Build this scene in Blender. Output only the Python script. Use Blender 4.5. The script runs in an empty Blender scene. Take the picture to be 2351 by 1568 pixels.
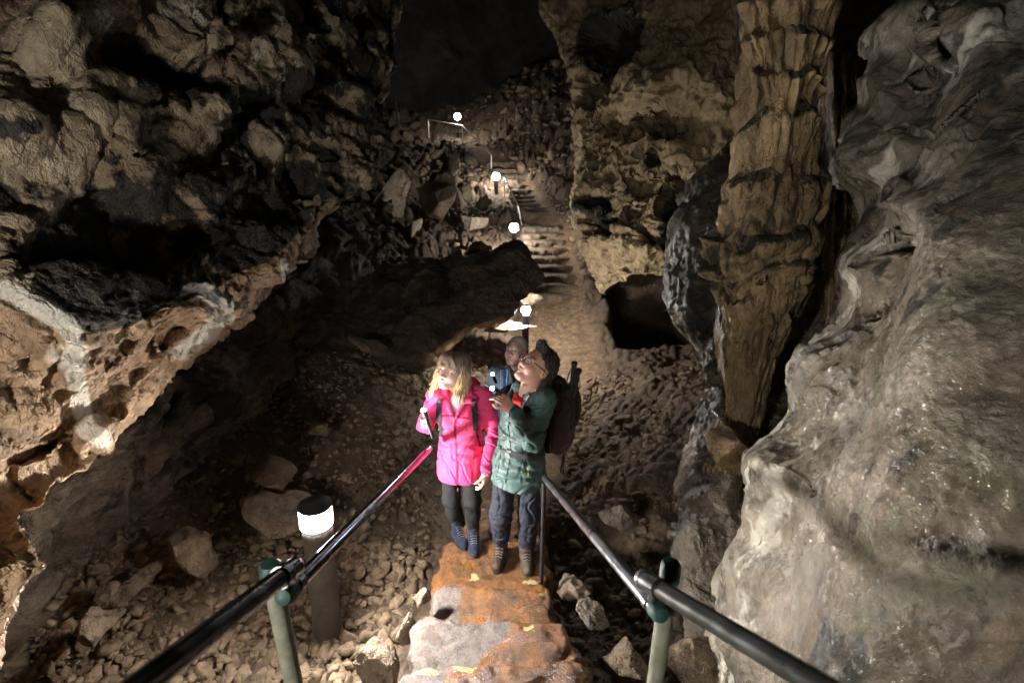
import bpy, bmesh, math, random
import numpy as np
from mathutils import Vector, Matrix
random.seed(7)
scene = bpy.context.scene
COL = scene.collection
TH = math.radians(20.0)
CT, ST = math.cos(TH), math.sin(TH)
CAMZ, FPX, CX, CY = 2.8, 1175.0, 1175.5, 784.0

def U(px, py, d):
    """point seen at (px,py) of the 2351 wide picture, d metres along the view axis"""
    px = np.asarray(px, float); py = np.asarray(py, float); d = np.asarray(d, float)
    xc = (px-CX)/FPX; yc = -(py-CY)/FPX
    return np.stack([xc*d, d*(CT+yc*ST), CAMZ+d*(-ST+yc*CT)], -1)
def SEEN(G):
    h = G[..., 2]-CAMZ; dd = G[..., 1]*CT-h*ST; up = G[..., 1]*ST+h*CT; dd = np.maximum(dd, .05)
    return np.stack([CX+FPX*G[..., 0]/dd, CY-FPX*up/dd], -1)
def PY(px, py, Y):
    yc = -(py-CY)/FPX
    return U(px, py, Y/(CT+yc*ST))
def PZ(px, py, z):
    yc = -(py-CY)/FPX
    return U(px, py, (z-CAMZ)/(-ST+yc*CT))

# ---------------------------------------------------------------- noise
def _h(ix, iy, iz, s):
    ix = ix.astype(np.int64); iy = iy.astype(np.int64); iz = iz.astype(np.int64)
    n = (ix*73856093) ^ (iy*19349663) ^ (iz*83492791) ^ (s*2654435761)
    n = (n ^ (n >> 13)) * 1274126177 & 0xffffffff
    n = (n ^ (n >> 16)) * 2246822519 & 0xffffffff
    return (n ^ (n >> 15)) & 0xffffffff
def _r(ix, iy, iz, s): return _h(ix, iy, iz, s)/4294967295.0
GR = np.random.RandomState(3).normal(size=(256, 3)); GR /= np.linalg.norm(GR, axis=1)[:, None]
def perlin(P, s=0):
    P = np.asarray(P, float); I = np.floor(P); F = P-I; W = F*F*F*(F*(F*6-15)+10)
    out = 0
    for dx in (0, 1):
        for dy in (0, 1):
            for dz in (0, 1):
                g = GR[_h(I[:, 0]+dx, I[:, 1]+dy, I[:, 2]+dz, s) & 255]
                v = (g*(F-np.array([dx, dy, dz]))).sum(1)
                w = (W[:, 0] if dx else 1-W[:, 0])*(W[:, 1] if dy else 1-W[:, 1])*(W[:, 2] if dz else 1-W[:, 2])
                out = out+v*w
    return out*1.6
def fbm(P, o=5, s=0, g=.5, l=2.03):
    r = 0; a = 1
    for i in range(o):
        r = r+a*perlin(P, s+i*17); P = P*l+11.3; a *= g
    return r
def ridged(P, o=4, s=0, g=.5):
    r = 0; a = 1
    for i in range(o):
        r = r+a*(1-np.abs(perlin(P, s+i*13))*2); P = P*2.07+5.1; a *= g
    return r/2
def worley(P, s=0, fac=False):
    I = np.floor(P); n = len(P)
    f1 = np.full(n, 9.); f2 = np.full(n, 9.); cid = np.zeros((n, 3)); cc = np.zeros((n, 3))
    for dx in (-1, 0, 1):
        for dy in (-1, 0, 1):
            for dz in (-1, 0, 1):
                c = I+np.array([dx, dy, dz])
                q = c+np.stack([_r(c[:, 0], c[:, 1], c[:, 2], s+k) for k in (1, 2, 3)], 1)
                dd = np.sqrt(((P-q)**2).sum(1))
                m = dd < f1
                f2 = np.where(m, f1, np.minimum(f2, dd)); f1 = np.where(m, dd, f1)
                if fac:
                    cid[m] = c[m]; cc[m] = q[m]
    if not fac: return f1, f2
    return f1, f2, cid, cc
def facets(P, s=0, slope=.8, step=.35):
    """angular broken-rock relief: every cell is a tilted plane, cracks between"""
    f1, f2, cid, cc = worley(P, s, True)
    rd = np.stack([_r(cid[:, 0], cid[:, 1], cid[:, 2], s+k) for k in (7, 8, 9)], 1)*2-1
    ro = _r(cid[:, 0], cid[:, 1], cid[:, 2], s+10)-.5
    e = f2-f1
    return (rd*(P-cc)).sum(1)*slope+ro*step, e
def sst(x, a, b):
    t = np.clip((x-a)/(b-a), 0, 1); return t*t*(3-2*t)

# ---------------------------------------------------------------- mesh helpers
def mesh_np(name, V, F, mat=None, parent=None, smooth=True, attrs=None):
    me = bpy.data.meshes.new(name)
    V = np.asarray(V, dtype=np.float32)
    F = np.asarray(F, dtype=np.int32)
    k = F.shape[1]
    me.vertices.add(len(V)); me.vertices.foreach_set('co', V.ravel())
    me.loops.add(F.size); me.loops.foreach_set('vertex_index', F.ravel())
    me.polygons.add(len(F))
    me.polygons.foreach_set('loop_start', np.arange(0, F.size, k, dtype=np.int32))
    me.polygons.foreach_set('loop_total', np.full(len(F), k, dtype=np.int32))
    me.update(calc_edges=True)
    if smooth: me.polygons.foreach_set('use_smooth', np.ones(len(F), dtype=bool))
    for an, av in (attrs or {}).items():
        av = np.asarray(av, dtype=np.float32)
        if av.ndim == 1:
            a = me.attributes.new(an, 'FLOAT', 'POINT'); a.data.foreach_set('value', av)
        else:
            a = me.attributes.new(an, 'FLOAT_COLOR', 'POINT')
            a.data.foreach_set('color', np.concatenate([av, np.ones((len(av), 1))], 1).astype(np.float32).ravel())
    o = bpy.data.objects.new(name, me); COL.objects.link(o)
    if mat: me.materials.append(mat)
    if parent: o.parent = parent
    return o
def tag(o, label=None, cat=None, group=None, kind=None):
    if label: o['label'] = label
    if cat: o['category'] = cat
    if group: o['group'] = group
    if kind: o['kind'] = kind
    return o
def empty(name, loc, label, cat, group=None, rz=0):
    o = bpy.data.objects.new(name, None); COL.objects.link(o); o.location = loc
    o.rotation_euler = (0, 0, rz); o.empty_display_size = .1
    return tag(o, label, cat, group)
def gridF(nv, nu, wrap=False):
    i = np.arange(nv-1)[:, None]; j = np.arange(nu if wrap else nu-1)[None, :]
    j2 = (j+1) % nu
    return np.stack([i*nu+j, i*nu+j2, (i+1)*nu+j2, (i+1)*nu+j], -1).reshape(-1, 4)
def catmull(A, n, axis):
    """resample array A along axis to n samples"""
    A = np.moveaxis(np.asarray(A, float), axis, 0); m = len(A)
    P = np.concatenate([[2*A[0]-A[1]], A, [2*A[-1]-A[-2]]])
    t = np.linspace(0, m-1, n); i = np.minimum(t.astype(int), m-2); f = (t-i).reshape((-1,)+(1,)*(A.ndim-1))
    p0, p1, p2, p3 = P[i], P[i+1], P[i+2], P[i+3]
    r = .5*(2*p1+(p2-p0)*f+(2*p0-5*p1+4*p2-p3)*f*f+(3*p1-p0-3*p2+p3)*f**3)
    return np.moveaxis(r, 0, axis)
def gnormals(G, wrap=False):
    if wrap:
        du = np.roll(G, -1, 1)-np.roll(G, 1, 1)
    else:
        du = np.gradient(G, axis=1)
    dv = np.gradient(G, axis=0)
    N = np.cross(du, dv); L = np.linalg.norm(N, axis=2, keepdims=True); return N/np.maximum(L, 1e-9)
def net(rows, nu, nv):
    """rows of (px,py,depth) control points -> smooth grid of world points + its picture coords"""
    A = np.array(rows, float); A[..., 2] = np.log(A[..., 2])
    A = catmull(catmull(A, nv, 0), nu, 1)
    return U(A[..., 0], A[..., 1], np.exp(A[..., 2])), A
def rows_fix(rows):
    """resample rows of unequal length to equal count"""
    m = max(len(r) for r in rows)
    return [catmull(np.array(r, float), m, 0) for r in rows]
def displace(G, fn, wrap=False, towards=None, amp=1.0):
    N = gnormals(G, wrap)
    if towards is not None:
        s = np.sign((N*(np.asarray(towards)-G)).sum(2)); s = 1 if np.median(s) >= 0 else -1
        N = N*s
    sh = G.shape
    h = fn(G.reshape(-1, 3)).reshape(sh[:2])
    return G+N*h[..., None]*amp
CAMP = np.array([0, 0, CAMZ])
def tps(pts, smooth=1e-3):
    P = np.array(pts, float); X = P[:, :2]; z = P[:, 2]; n = len(P)
    def k(r2): return .5*r2*np.log(r2+1e-9)
    K = k(((X[:, None]-X[None])**2).sum(2))+smooth*np.eye(n)
    Q = np.concatenate([np.ones((n, 1)), X], 1)
    M = np.block([[K, Q], [Q.T, np.zeros((3, 3))]])
    w = np.linalg.solve(M, np.concatenate([z, np.zeros(3)]))
    def f(x, y):
        sh = np.shape(x); Z = np.stack([np.ravel(x), np.ravel(y)], 1); out = np.zeros(len(Z))
        for a in range(0, len(Z), 50000):
            z_ = Z[a:a+50000]
            out[a:a+50000] = k(((z_[:, None]-X[None])**2).sum(2))@w[:n]+w[n]+z_@w[n+1:]
        return out.reshape(sh)
    return f

# ---------------------------------------------------------------- materials
def nodes(name):
    m = bpy.data.materials.new(name); m.use_nodes = True
    nt = m.node_tree; nt.nodes.clear()
    out = nt.nodes.new('ShaderNodeOutputMaterial'); b = nt.nodes.new('ShaderNodeBsdfPrincipled')
    nt.links.new(b.outputs[0], out.inputs[0])
    return m, nt, b
class NT:
    def __init__(s, nt): s.nt = nt
    def n(s, t, **kw):
        x = s.nt.nodes.new('ShaderNode'+t)
        for k, v in kw.items():
            if k.startswith('i_'):
                key = k[2:]; key = int(key) if key.isdigit() else key.replace('_', ' ')
                s.put(x.inputs[key], v)
            else: setattr(x, k, v)
        return x
    def put(s, inp, v):
        if isinstance(v, bpy.types.NodeSocket): s.nt.links.new(v, inp)
        else: inp.default_value = v
    def noise(s, vec, scale, detail=4, rough=.55, dist=0, lo=None, hi=None):
        x = s.n('TexNoise', i_Scale=scale, i_Detail=detail, i_Roughness=rough, i_Distortion=dist, i_Vector=vec)
        o = x.outputs[0]
        return o if lo is None else s.ramp(o, lo, hi)
    def ramp(s, v, lo, hi, a=0., b=1.):
        x = s.n('MapRange', interpolation_type='SMOOTHSTEP'); s.put(x.inputs[0], v)
        x.inputs[1].default_value = lo; x.inputs[2].default_value = hi; x.inputs[3].default_value = a; x.inputs[4].default_value = b
        return x.outputs[0]
    def mix(s, f, a, b, mode='MIX'):
        x = s.n('Mix', data_type='RGBA', blend_type=mode, clamp_factor=True)
        s.put(x.inputs[0], f)
        for k, v in ((6, a), (7, b)):
            s.put(x.inputs[k], v if isinstance(v, bpy.types.NodeSocket) else (v[0], v[1], v[2], 1))
        return x.outputs[2]
    def math(s, op, a, b=0., c=0.):
        x = s.n('Math', operation=op); s.put(x.inputs[0], a); s.put(x.inputs[1], b); s.put(x.inputs[2], c); return x.outputs[0]
    def attr(s, name): return s.n('Attribute', attribute_name=name)

def rock_mat(name, light, mid, dark, stain_lo=.5, stain_hi=.62, scale=1.0, rough=(.55, .9), bump=.5, bscale=1.0,
             stain_scale=1.1, wet=0., stretch=(1, 1, 1), green=0., calcite=(.62, .58, .48), grain=1.0, spec=.35):
    """limestone: pale and mid tones in clumps, black mineral staining in ragged patches, optional attributes painted by place, some holding shade"""
    m, nt, b = nodes(name); N = NT(nt)
    tc = N.n('TexCoord').outputs['Object']
    mp = N.n('Mapping'); nt.links.new(tc, mp.inputs[0]); mp.inputs['Scale'].default_value = stretch
    v = mp.outputs[0]
    n1 = N.noise(v, 1.7*scale, 4, .6, .4, .36, .64)
    n2 = N.noise(v, 9*scale, 3, .6, .2, .35, .68)
    n3 = N.noise(v, 55*scale, 2, .65, 0, .3, .72)
    c = N.mix(n1, mid, light)
    c = N.mix(N.math('MULTIPLY', n2, .55), c, [x*.55 for x in mid])
    c = N.mix(N.math('MULTIPLY', n3, .30*grain), c, [x*.45 for x in mid])
    if green:
        g = N.noise(v, 2.3*scale, 5, .6, .5, .52, .70)
        c = N.mix(N.math('MULTIPLY', g, green), c, (.10, .115, .055))
    st = N.noise(v, stain_scale, 6, .68, .9)
    at = N.attr('stain_shade').outputs['Fac']
    st2 = N.math('ADD', st, N.math('MULTIPLY', at, .35))
    stf = N.ramp(st2, stain_lo, stain_hi)
    c = N.mix(N.math('MULTIPLY', stf, .93), c, dark)
    fk = N.noise(v, 11*scale, 5, .75, .6, .53, .62)      # flecks and ragged edges of the same stain
    c = N.mix(N.math('MULTIPLY', N.math('MULTIPLY', fk, N.ramp(st2, stain_lo-.16, stain_lo+.04)), .8), c, dark)
    ta = N.attr('tan').outputs['Fac']
    c = N.mix(N.math('MULTIPLY', N.ramp(N.math('ADD', ta, N.math('MULTIPLY', N.math('SUBTRACT', N.noise(v, 5, 4, .65), .5), .7)), .3, .7), .85), c, N.mix(n2, (.40, .26, .15), (.20, .125, .07)))
    ca = N.attr('calcite').outputs['Fac']
    can = N.math('ADD', ca, N.math('MULTIPLY', N.math('SUBTRACT', N.noise(v, 14, 5, .6), .5), .9))
    caf = N.ramp(can, .35, .65)
    c = N.mix(N.math('MULTIPLY', caf, .9), c, calcite)
    nt.links.new(c, b.inputs['Base Color'])
    wn = N.noise(v, 2.1*scale, 4, .65, .5, .40, .60)
    wa = N.attr('wet').outputs['Fac']
    wf = N.math('MINIMUM', N.math('ADD', N.math('MULTIPLY', wn, wet), N.math('MULTIPLY', wa, N.ramp(n2, 0, 1, .5, 1.))), 1.)
    r = N.n('MapRange'); N.put(r.inputs[0], wf); r.inputs[3].default_value = rough[1]; r.inputs[4].default_value = rough[0]-.25*(wet > 0)
    nt.links.new(r.outputs[0], b.inputs['Roughness'])
    b.inputs['Specular IOR Level'].default_value = spec
    # micro relief
    vo = N.n('TexVoronoi', feature='DISTANCE_TO_EDGE', i_Vector=v, i_Scale=16*bscale)
    wv = N.n('VectorMath', operation='ADD')
    nn = N.n('TexNoise', i_Vector=v, i_Scale=6*bscale, i_Detail=3)
    nt.links.new(v, wv.inputs[0]); sc = N.n('VectorMath', operation='SCALE'); nt.links.new(nn.outputs[1], sc.inputs[0]); sc.inputs['Scale'].default_value = .12
    nt.links.new(sc.outputs[0], wv.inputs[1]); nt.links.new(wv.outputs[0], vo.inputs['Vector'])
    cr = N.ramp(vo.outputs[0], 0, .09)
    h = N.math('ADD', N.noise(v, 22*bscale, 4, .68), N.math('MULTIPLY', cr, .12))
    h = N.math('ADD', h, N.math('MULTIPLY', N.noise(v, 110*bscale, 2, .7), .35*grain))
    bp = N.n('Bump', i_Strength=bump, i_Distance=.05, i_Height=h)
    nt.links.new(bp.outputs[0], b.inputs['Normal'])
    return m
def simple_mat(name, col, rough=.6, metal=0., bump=0., bs=200, var=.15, vs=8, spec=.5, emit=None, es=0, coat=0, sheen=0):
    m, nt, b = nodes(name); N = NT(nt)
    tc = N.n('TexCoord').outputs['Object']
    n = N.noise(tc, vs, 5, .6, .2, .3, .7)
    c = N.mix(n, [x*(1-var) for x in col], [min(1, x*(1+var)) for x in col])
    nt.links.new(c, b.inputs['Base Color'])
    b.inputs['Metallic'].default_value = metal
    b.inputs['Specular IOR Level'].default_value = spec
    rr = N.ramp(n, 0, 1, max(.03, rough-.06), min(1, rough+.08)); nt.links.new(rr, b.inputs['Roughness'])
    if coat: b.inputs['Coat Weight'].default_value = coat
    if sheen: b.inputs['Sheen Weight'].default_value = sheen
    if bump:
        bp = N.n('Bump', i_Strength=bump, i_Distance=.004, i_Height=N.noise(tc, bs, 4, .6))
        nt.links.new(bp.outputs[0], b.inputs['Normal'])
    if emit:
        b.inputs['Emission Color'].default_value = (*emit, 1); b.inputs['Emission Strength'].default_value = es
    return m
def vcol_mat(name, rough=.6, bump=0., bs=200, spec=.4, sss=0., sheen=0., var=.12, vs=30):
    m, nt, b = nodes(name); N = NT(nt)
    tc = N.n('TexCoord').outputs['Object']
    a = N.attr('col').outputs['Color']
    n = N.noise(tc, vs, 5, .6, 0, .3, .7)
    c = N.mix(N.math('MULTIPLY', n, var), a, (0, 0, 0))
    nt.links.new(c, b.inputs['Base Color']); b.inputs['Roughness'].default_value = rough
    b.inputs['Specular IOR Level'].default_value = spec
    if sss:
        b.inputs['Subsurface Weight'].default_value = sss; b.inputs['Subsurface Radius'].default_value = (.012, .004, .002); b.inputs['Subsurface Scale'].default_value = 1
    if sheen: b.inputs['Sheen Weight'].default_value = sheen
    if bump:
        bp = N.n('Bump', i_Strength=bump, i_Distance=.004, i_Height=N.noise(tc, bs, 4, .6)); nt.links.new(bp.outputs[0], b.inputs['Normal'])
    return m
EXPO = 1.1
# ================================================================= MATERIALS OF THE CAVE
M_ceil = rock_mat('ceiling_limestone', (.60, .49, .335), (.28, .195, .12), (.020, .017, .015), .465, .56, 1.1, (.35, .85), .75, .8, 1.0, wet=.5, stretch=(1, 1, .8), green=.35)
M_left = rock_mat('recess_limestone', (.33, .26, .19), (.16, .12, .085), (.035, .028, .024), .50, .60, 1.2, (.45, .85), .9, 1.0, 1.3, wet=.3, green=.3, stretch=(.8, .8, 1.3))
M_right = rock_mat('wet_wall_limestone', (.40, .35, .275), (.21, .175, .13), (.055, .055, .05), .56, .66, .9, (.20, .75), .42, 1.8, 1.2, wet=1., green=.55, stretch=(1, 1, 1), spec=.6, grain=1.4)
M_dark = rock_mat('dark_wet_limestone', (.24, .20, .155), (.13, .105, .08), (.035, .032, .030), .54, .66, 1, (.35, .8), .7, .8, 1.2, wet=.7, green=.3, spec=.4)
M_pillar = rock_mat('pitted_limestone', (.48, .38, .22), (.28, .20, .115), (.035, .03, .025), .53, .64, .9, (.5, .85), .8, .6, .8, green=.3, stretch=(1, 1, .6))
M_slab = rock_mat('dark_slab_limestone', (.14, .105, .075), (.075, .056, .042), (.018, .016, .015), .52, .64, .9, (.6, .9), .8, .5, .8, wet=0., spec=.2, stretch=(1, 1, 1.4))
M_flow = rock_mat('flowstone_calcite', (.48, .345, .175), (.24, .165, .085), (.04, .035, .025), .52, .61, 1.3, (.3, .75), .6, 1.1, 1.6, wet=.6, stretch=(1, 1, .6), green=.4, spec=.5)
M_gravel = rock_mat('gravel_limestone', (.34, .255, .165), (.19, .135, .085), (.06, .048, .036), .62, .74, 2.5, (.6, .9), .5, 2, 2.2)
M_mud = rock_mat('cave_mud', (.20, .145, .095), (.13, .092, .06), (.07, .052, .04), .56, .7, 1.3, (.55, .9), .7, 1.6, 1.1, wet=.25)
M_path = rock_mat('trodden_path', (.30, .22, .14), (.22, .16, .10), (.09, .07, .05), .6, .75, 1.0, (.6, .9), .35, 1.6, .8)
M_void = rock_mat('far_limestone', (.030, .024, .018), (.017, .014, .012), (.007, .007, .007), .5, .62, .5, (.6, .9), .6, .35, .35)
M_rock = rock_mat('boulder_limestone', (.30, .23, .155), (.17, .125, .085), (.04, .034, .03), .54, .66, 1.5, (.5, .85), .7, 1, 1.0, wet=.2, green=.2)
M_pale = rock_mat('pale_limestone', (.50, .43, .32), (.34, .28, .20), (.07, .06, .05), .58, .7, 1.2, (.55, .85), .7, .8, .8, green=.25)

def struct(name, V, F, mat, attrs=None):
    return tag(mesh_np(name, V, F, mat, attrs=attrs), kind='structure')
def pdist(Q, poly):
    """distance of picture points Q (...,2) to a polyline"""
    P = np.array(poly, float); best = np.full(Q.shape[:-1], 1e9)
    for a, b in zip(P[:-1], P[1:]):
        ab = b-a; t = np.clip(((Q-a)@ab)/(ab@ab), 0, 1)
        best = np.minimum(best, np.linalg.norm(Q-(a+t[..., None]*ab), axis=-1))
    return best
def blob(Q, L):
    r = np.zeros(Q.shape[:-1])
    for x, y, rx, ry, h in L: r = r+h*np.exp(-((Q[..., 0]-x)/rx)**2-((Q[..., 1]-y)/ry)**2)
    return r
def hole(Q, L):
    r = np.zeros(Q.shape[:-1])
    for x, y, rx, ry, h in L:
        t = np.sqrt(((Q[..., 0]-x)/rx)**2+((Q[..., 1]-y)/ry)**2); r = r+h*(1-sst(t, .75, 1.1))
    return r

# ---- A: the leaning rock ceiling over the left side
rowsA = [
 [(-600,-260,2.4),(-150,-260,3.0),(250,-260,3.8),(600,-260,5.0),(850,-260,6.5),(960,-260,8),(930,-260,10)],
 [(-600,-20,2.2),(-100,0,2.6),(220,0,3.1),(500,0,4.0),(740,0,5.2),(908,0,6.6),(870,0,9)],
 [(-600,150,2.0),(-100,170,2.4),(220,170,2.9),(480,160,3.7),(720,150,4.8),(885,140,6.0),(845,130,8.5)],
 [(-600,300,1.9),(-100,320,2.2),(220,330,2.7),(470,320,3.5),(720,290,4.5),(890,250,5.6),(850,240,7.5)],
 [(-600,450,1.85),(-120,470,2.1),(200,470,2.5),(450,450,3.2),(700,400,4.1),(899,330,5.1),(850,310,6.8)],
 [(-600,560,1.8),(-120,580,2.0),(180,570,2.4),(430,540,2.95),(650,490,3.6),(835,430,4.5),(780,400,6)],
 [(-600,650,1.8),(-120,650,1.95),(160,640,2.12),(400,600,2.6),(590,560,3.2),(740,497,3.95),(690,470,5.5)],
 [(-600,720,1.75),(-120,720,1.85),(150,700,1.98),(370,670,2.36),(560,630,2.92),(713,598,3.65),(670,560,5)],
 [(-600,790,1.7),(-120,790,1.8),(130,780,1.95),(330,740,2.25),(500,700,2.74),(617,662,3.3),(590,600,4.8)],
 [(-600,860,1.7),(-120,860,1.8),(100,850,1.97),(280,800,2.28),(420,775,2.65),(505,768,3.0),(480,700,4.4)],
 [(-600,930,1.65),(-120,930,1.75),(80,910,1.95),(220,870,2.18),(320,862,2.52),(385,868,2.8),(360,800,4.2)],
 [(-600,1000,1.6),(-120,1000,1.72),(60,970,1.95),(160,955,2.18),(240,962,2.42),(285,968,2.58),(270,890,3.9)],
 [(-600,1060,1.6),(-120,1060,1.72),(40,1030,1.95),(100,1033,2.12),(150,1040,2.28),(178,1045,2.38),(150,970,3.6)],
 [(-600,1110,1.6),(-120,1110,1.7),(0,1090,1.92),(40,1092,2.03),(70,1095,2.13),(90,1098,2.2),(60,1040,3.3)],
 [(-600,1170,1.6),(-120,1170,1.68),(-60,1160,1.8),(-30,1162,1.9),(-10,1165,1.98),(8,1168,2.05),(-20,1120,3.1)],
 [(-600,1290,1.6),(-120,1290,1.65),(-60,1284,1.66),(0,1280,1.7),(45,1284,1.74),(84,1287,1.8),(40,1285,2.8)],
 [(-600,1370,1.6),(-120,1370,1.65),(-70,1365,1.67),(-20,1365,1.7),(10,1368,1.75),(42,1368,1.8),(0,1360,2.8)],
 [(-600,1470,1.6),(-120,1470,1.65),(-90,1465,1.7),(-60,1465,1.72),(-25,1465,1.76),(5,1465,1.8),(-20,1450,2.7)],
 [(-600,1700,1.6),(-220,1700,1.65),(-190,1700,1.7),(-160,1700,1.72),(-120,1700,1.76),(-60,1700,1.8),(-90,1700,2.7)]]
G, A = net(rowsA, 560, 560); Q = A[..., :2]
sc = np.exp(A[..., 2])/3
bm = blob(Q, [(420,128,42,34,.50),(437,290,52,62,.34),(110,110,60,55,.28),(430,40,60,60,.22),(250,30,90,70,.2),(610,85,40,60,.3),(640,200,60,40,.3),
              (520,170,50,60,.14),(300,210,90,25,.15),(190,300,50,90,.16),(260,330,30,60,.14),(330,420,70,50,.16),(120,140,40,30,.1),(480,480,60,70,.16),(560,420,50,60,.18),
              (700,100,40,40,.2),(780,60,50,60,.22),(760,300,60,30,.2),(640,330,50,50,.15),(180,860,30,60,.06),(215,1000,30,25,.10),(480,720,60,40,.05),(20,320,80,60,.14),(60,520,90,60,.12),(200,650,90,40,.08)])
bm -= blob(Q, [(600,230,45,20,.42),(420,190,90,22,.28),(490,350,14,60,.18),(300,120,70,50,.12),(690,210,35,60,.30),(830,60,30,50,.3),(540,260,40,20,.15),(400,400,50,30,.1),(250,470,60,40,.14),
               (110,890,28,22,.09),(160,920,20,18,.08),(95,930,22,14,.07),(330,800,40,12,.05),(430,800,22,14,.05),(60,200,30,60,.2),(500,60,20,80,.2)])
G = displace(G, lambda P: bm.ravel()*.9, towards=CAMP)
edge = pdist(Q, [(897,-300),(890,60),(880,200),(898,310),(890,360),(830,430),(740,497),(714,598),(617,662),(505,770),(385,868),(285,968),(178,1045),(90,1098),(8,1168),(84,1287),(5,1465)])
pitm = sst(-pdist(Q, [(-50,900),(150,850),(330,790),(560,700)]), -170, -40)
def fA(P):
    w = P+np.stack([fbm(P*1.3, 3, 5), fbm(P*1.3+7, 3, 6), fbm(P*1.3+3, 3, 7)], 1)*.18
    a, e = facets(w*np.array([2.2, 2.2, 1.7]), 4, .35, .25)
    b, e2 = facets(w*6.5, 9, .4, .3)
    sd = np.stack([P[:, 0]*3.2+P[:, 2]*1.6, P[:, 1]*1.1, P[:, 2]*1.3-P[:, 0]*.8], 1)+(w-P)*3
    h = .13*fbm(P*1.1, 3, 1)+.07*(ridged(w*2.2, 4, 2)-.6)+.075*(ridged(sd, 4, 41)-.5)+.055*a*(1-.4*pitm.ravel())+.022*b-.03*np.exp(-(e/.08)**2)
    f1, f2 = worley(w*8.5, 30); g1, _ = worley(w*17, 31)
    h = h-pitm.ravel()*(.085*np.exp(-(f1/.36)**2)+.035*np.exp(-(g1/.34)**2))
    return h
sm = np.clip(sc, .5, 2.2).ravel()
G = displace(G, lambda P: fA(P)*np.clip(sm, .55, 1.6), towards=CAMP)
G = displace(G, lambda P: .014*fbm(P*12, 4, 60)+.012*(ridged(P*7, 3, 61)-.5), towards=CAMP)
P = G.reshape(-1, 3); Q = SEEN(G)
x, y = Q[..., 0], Q[..., 1]
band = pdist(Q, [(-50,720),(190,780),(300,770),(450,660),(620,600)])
above = (y < np.interp(x, [-200, 0, 190, 300, 450, 620, 740, 2000], [640, 660, 770, 750, 655, 600, 480, 300]))  # shadow edge of the near lamp's hood, also the limit of the tan
st = np.where(above, sst(y, 330, 560)*.85-.20, -.75)  # mineral stain, with the shade above the hood's cut-off painted in
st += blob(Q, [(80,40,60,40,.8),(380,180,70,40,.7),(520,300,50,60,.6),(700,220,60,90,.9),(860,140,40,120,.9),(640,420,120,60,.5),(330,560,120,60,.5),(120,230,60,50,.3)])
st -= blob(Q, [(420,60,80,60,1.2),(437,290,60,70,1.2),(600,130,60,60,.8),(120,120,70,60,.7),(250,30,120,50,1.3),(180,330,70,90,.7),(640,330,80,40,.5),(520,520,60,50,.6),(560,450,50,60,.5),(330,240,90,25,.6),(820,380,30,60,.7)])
_d = U(500,680,2.7)-U(300,480,2.8); _d /= np.linalg.norm(_d); _al = (P@_d)[:, None]*_d
_q = (P-_al)*4.2+_al*.8+.5*np.stack([fbm(P*1.5, 3, 101), fbm(P*1.5+5, 3, 102), fbm(P*1.5+9, 3, 103)], 1)
strk = fbm(_q, 5, 104, .62).reshape(x.shape)
st = st+np.where(above, 1.5*strk+.05, .2*strk)
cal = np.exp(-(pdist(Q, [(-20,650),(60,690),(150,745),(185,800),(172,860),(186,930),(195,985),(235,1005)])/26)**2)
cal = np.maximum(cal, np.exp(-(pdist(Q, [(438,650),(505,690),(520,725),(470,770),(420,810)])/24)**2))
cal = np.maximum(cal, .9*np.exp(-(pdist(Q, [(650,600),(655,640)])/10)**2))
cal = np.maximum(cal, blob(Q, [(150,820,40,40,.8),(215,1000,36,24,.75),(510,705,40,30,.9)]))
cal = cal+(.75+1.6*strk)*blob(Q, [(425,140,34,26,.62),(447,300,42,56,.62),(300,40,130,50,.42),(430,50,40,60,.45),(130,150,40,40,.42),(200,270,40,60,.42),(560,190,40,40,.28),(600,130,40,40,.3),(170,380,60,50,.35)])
struct('cave_ceiling', P, gridF(560, 560), M_ceil, {'stain_shade': st.ravel()*.55, 'calcite': cal.ravel(), 'wet': (cal*.9).ravel(), 'tan': (np.where(above, 0, .85)+blob(Q, [(330,640,160,70,.3),(540,470,120,60,.3)])).ravel()})

# ---- B: slabs in the recess behind it
rowsB = [[(-500,500,3.2),(100,500,4.6),(400,500,6.0),(650,480,7.6),(900,460,10)],
 [(-500,650,3.0),(100,650,4.2),(400,640,5.4),(650,620,6.8),(900,560,9)],
 [(-500,850,2.9),(100,850,3.6),(350,820,4.5),(600,770,5.9),(820,680,8.2)],
 [(-500,1050,2.8),(50,1030,3.2),(300,980,3.9),(500,930,4.8),(700,820,6.6)],
 [(-500,1250,2.8),(20,1200,3.1),(200,1150,3.6),(380,1080,4.3),(560,970,5.5)],
 [(-500,1450,2.9),(-20,1380,3.2),(130,1330,3.7),(300,1240,4.3),(450,1130,5.2)],
 [(-500,1650,3.3),(-20,1500,3.8),(130,1450,4.3),(300,1380,4.9),(430,1300,5.8)]]
G, A = net(rowsB, 300, 320); Q = A[..., :2]
cr = pdist(Q, [(420,890),(402,960),(385,1010),(345,1060),(325,1120),(300,1200)])
cr2 = pdist(Q, [(0,1330),(60,1270),(150,1205),(265,1130),(300,1080),(400,1000)])
cr3 = pdist(Q, [(20,1180),(110,1130),(190,1060),(260,1000),(300,930)])
def fB(P):
    w = P+np.stack([fbm(P*1.1, 3, 15), fbm(P*1.1+7, 3, 16), fbm(P*1.1+3, 3, 17)], 1)*.25
    a, e = facets(w*np.array([1.2, 1.2, 1.5]), 14, .5, .5)
    b, e2 = facets(w*4.5, 19, .3, .2)
    return .17*a+.035*b+.07*fbm(P*2.2, 4, 18)+.035*(ridged(P*3.5, 3, 12)-.5)-.04*np.exp(-(e/.07)**2)+.016*fbm(P*11, 4, 21)-.28*np.exp(-(cr.ravel()/9)**2)-.12*np.exp(-(cr2.ravel()/8)**2)-.06*np.exp(-(cr3.ravel()/6)**2)
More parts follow.
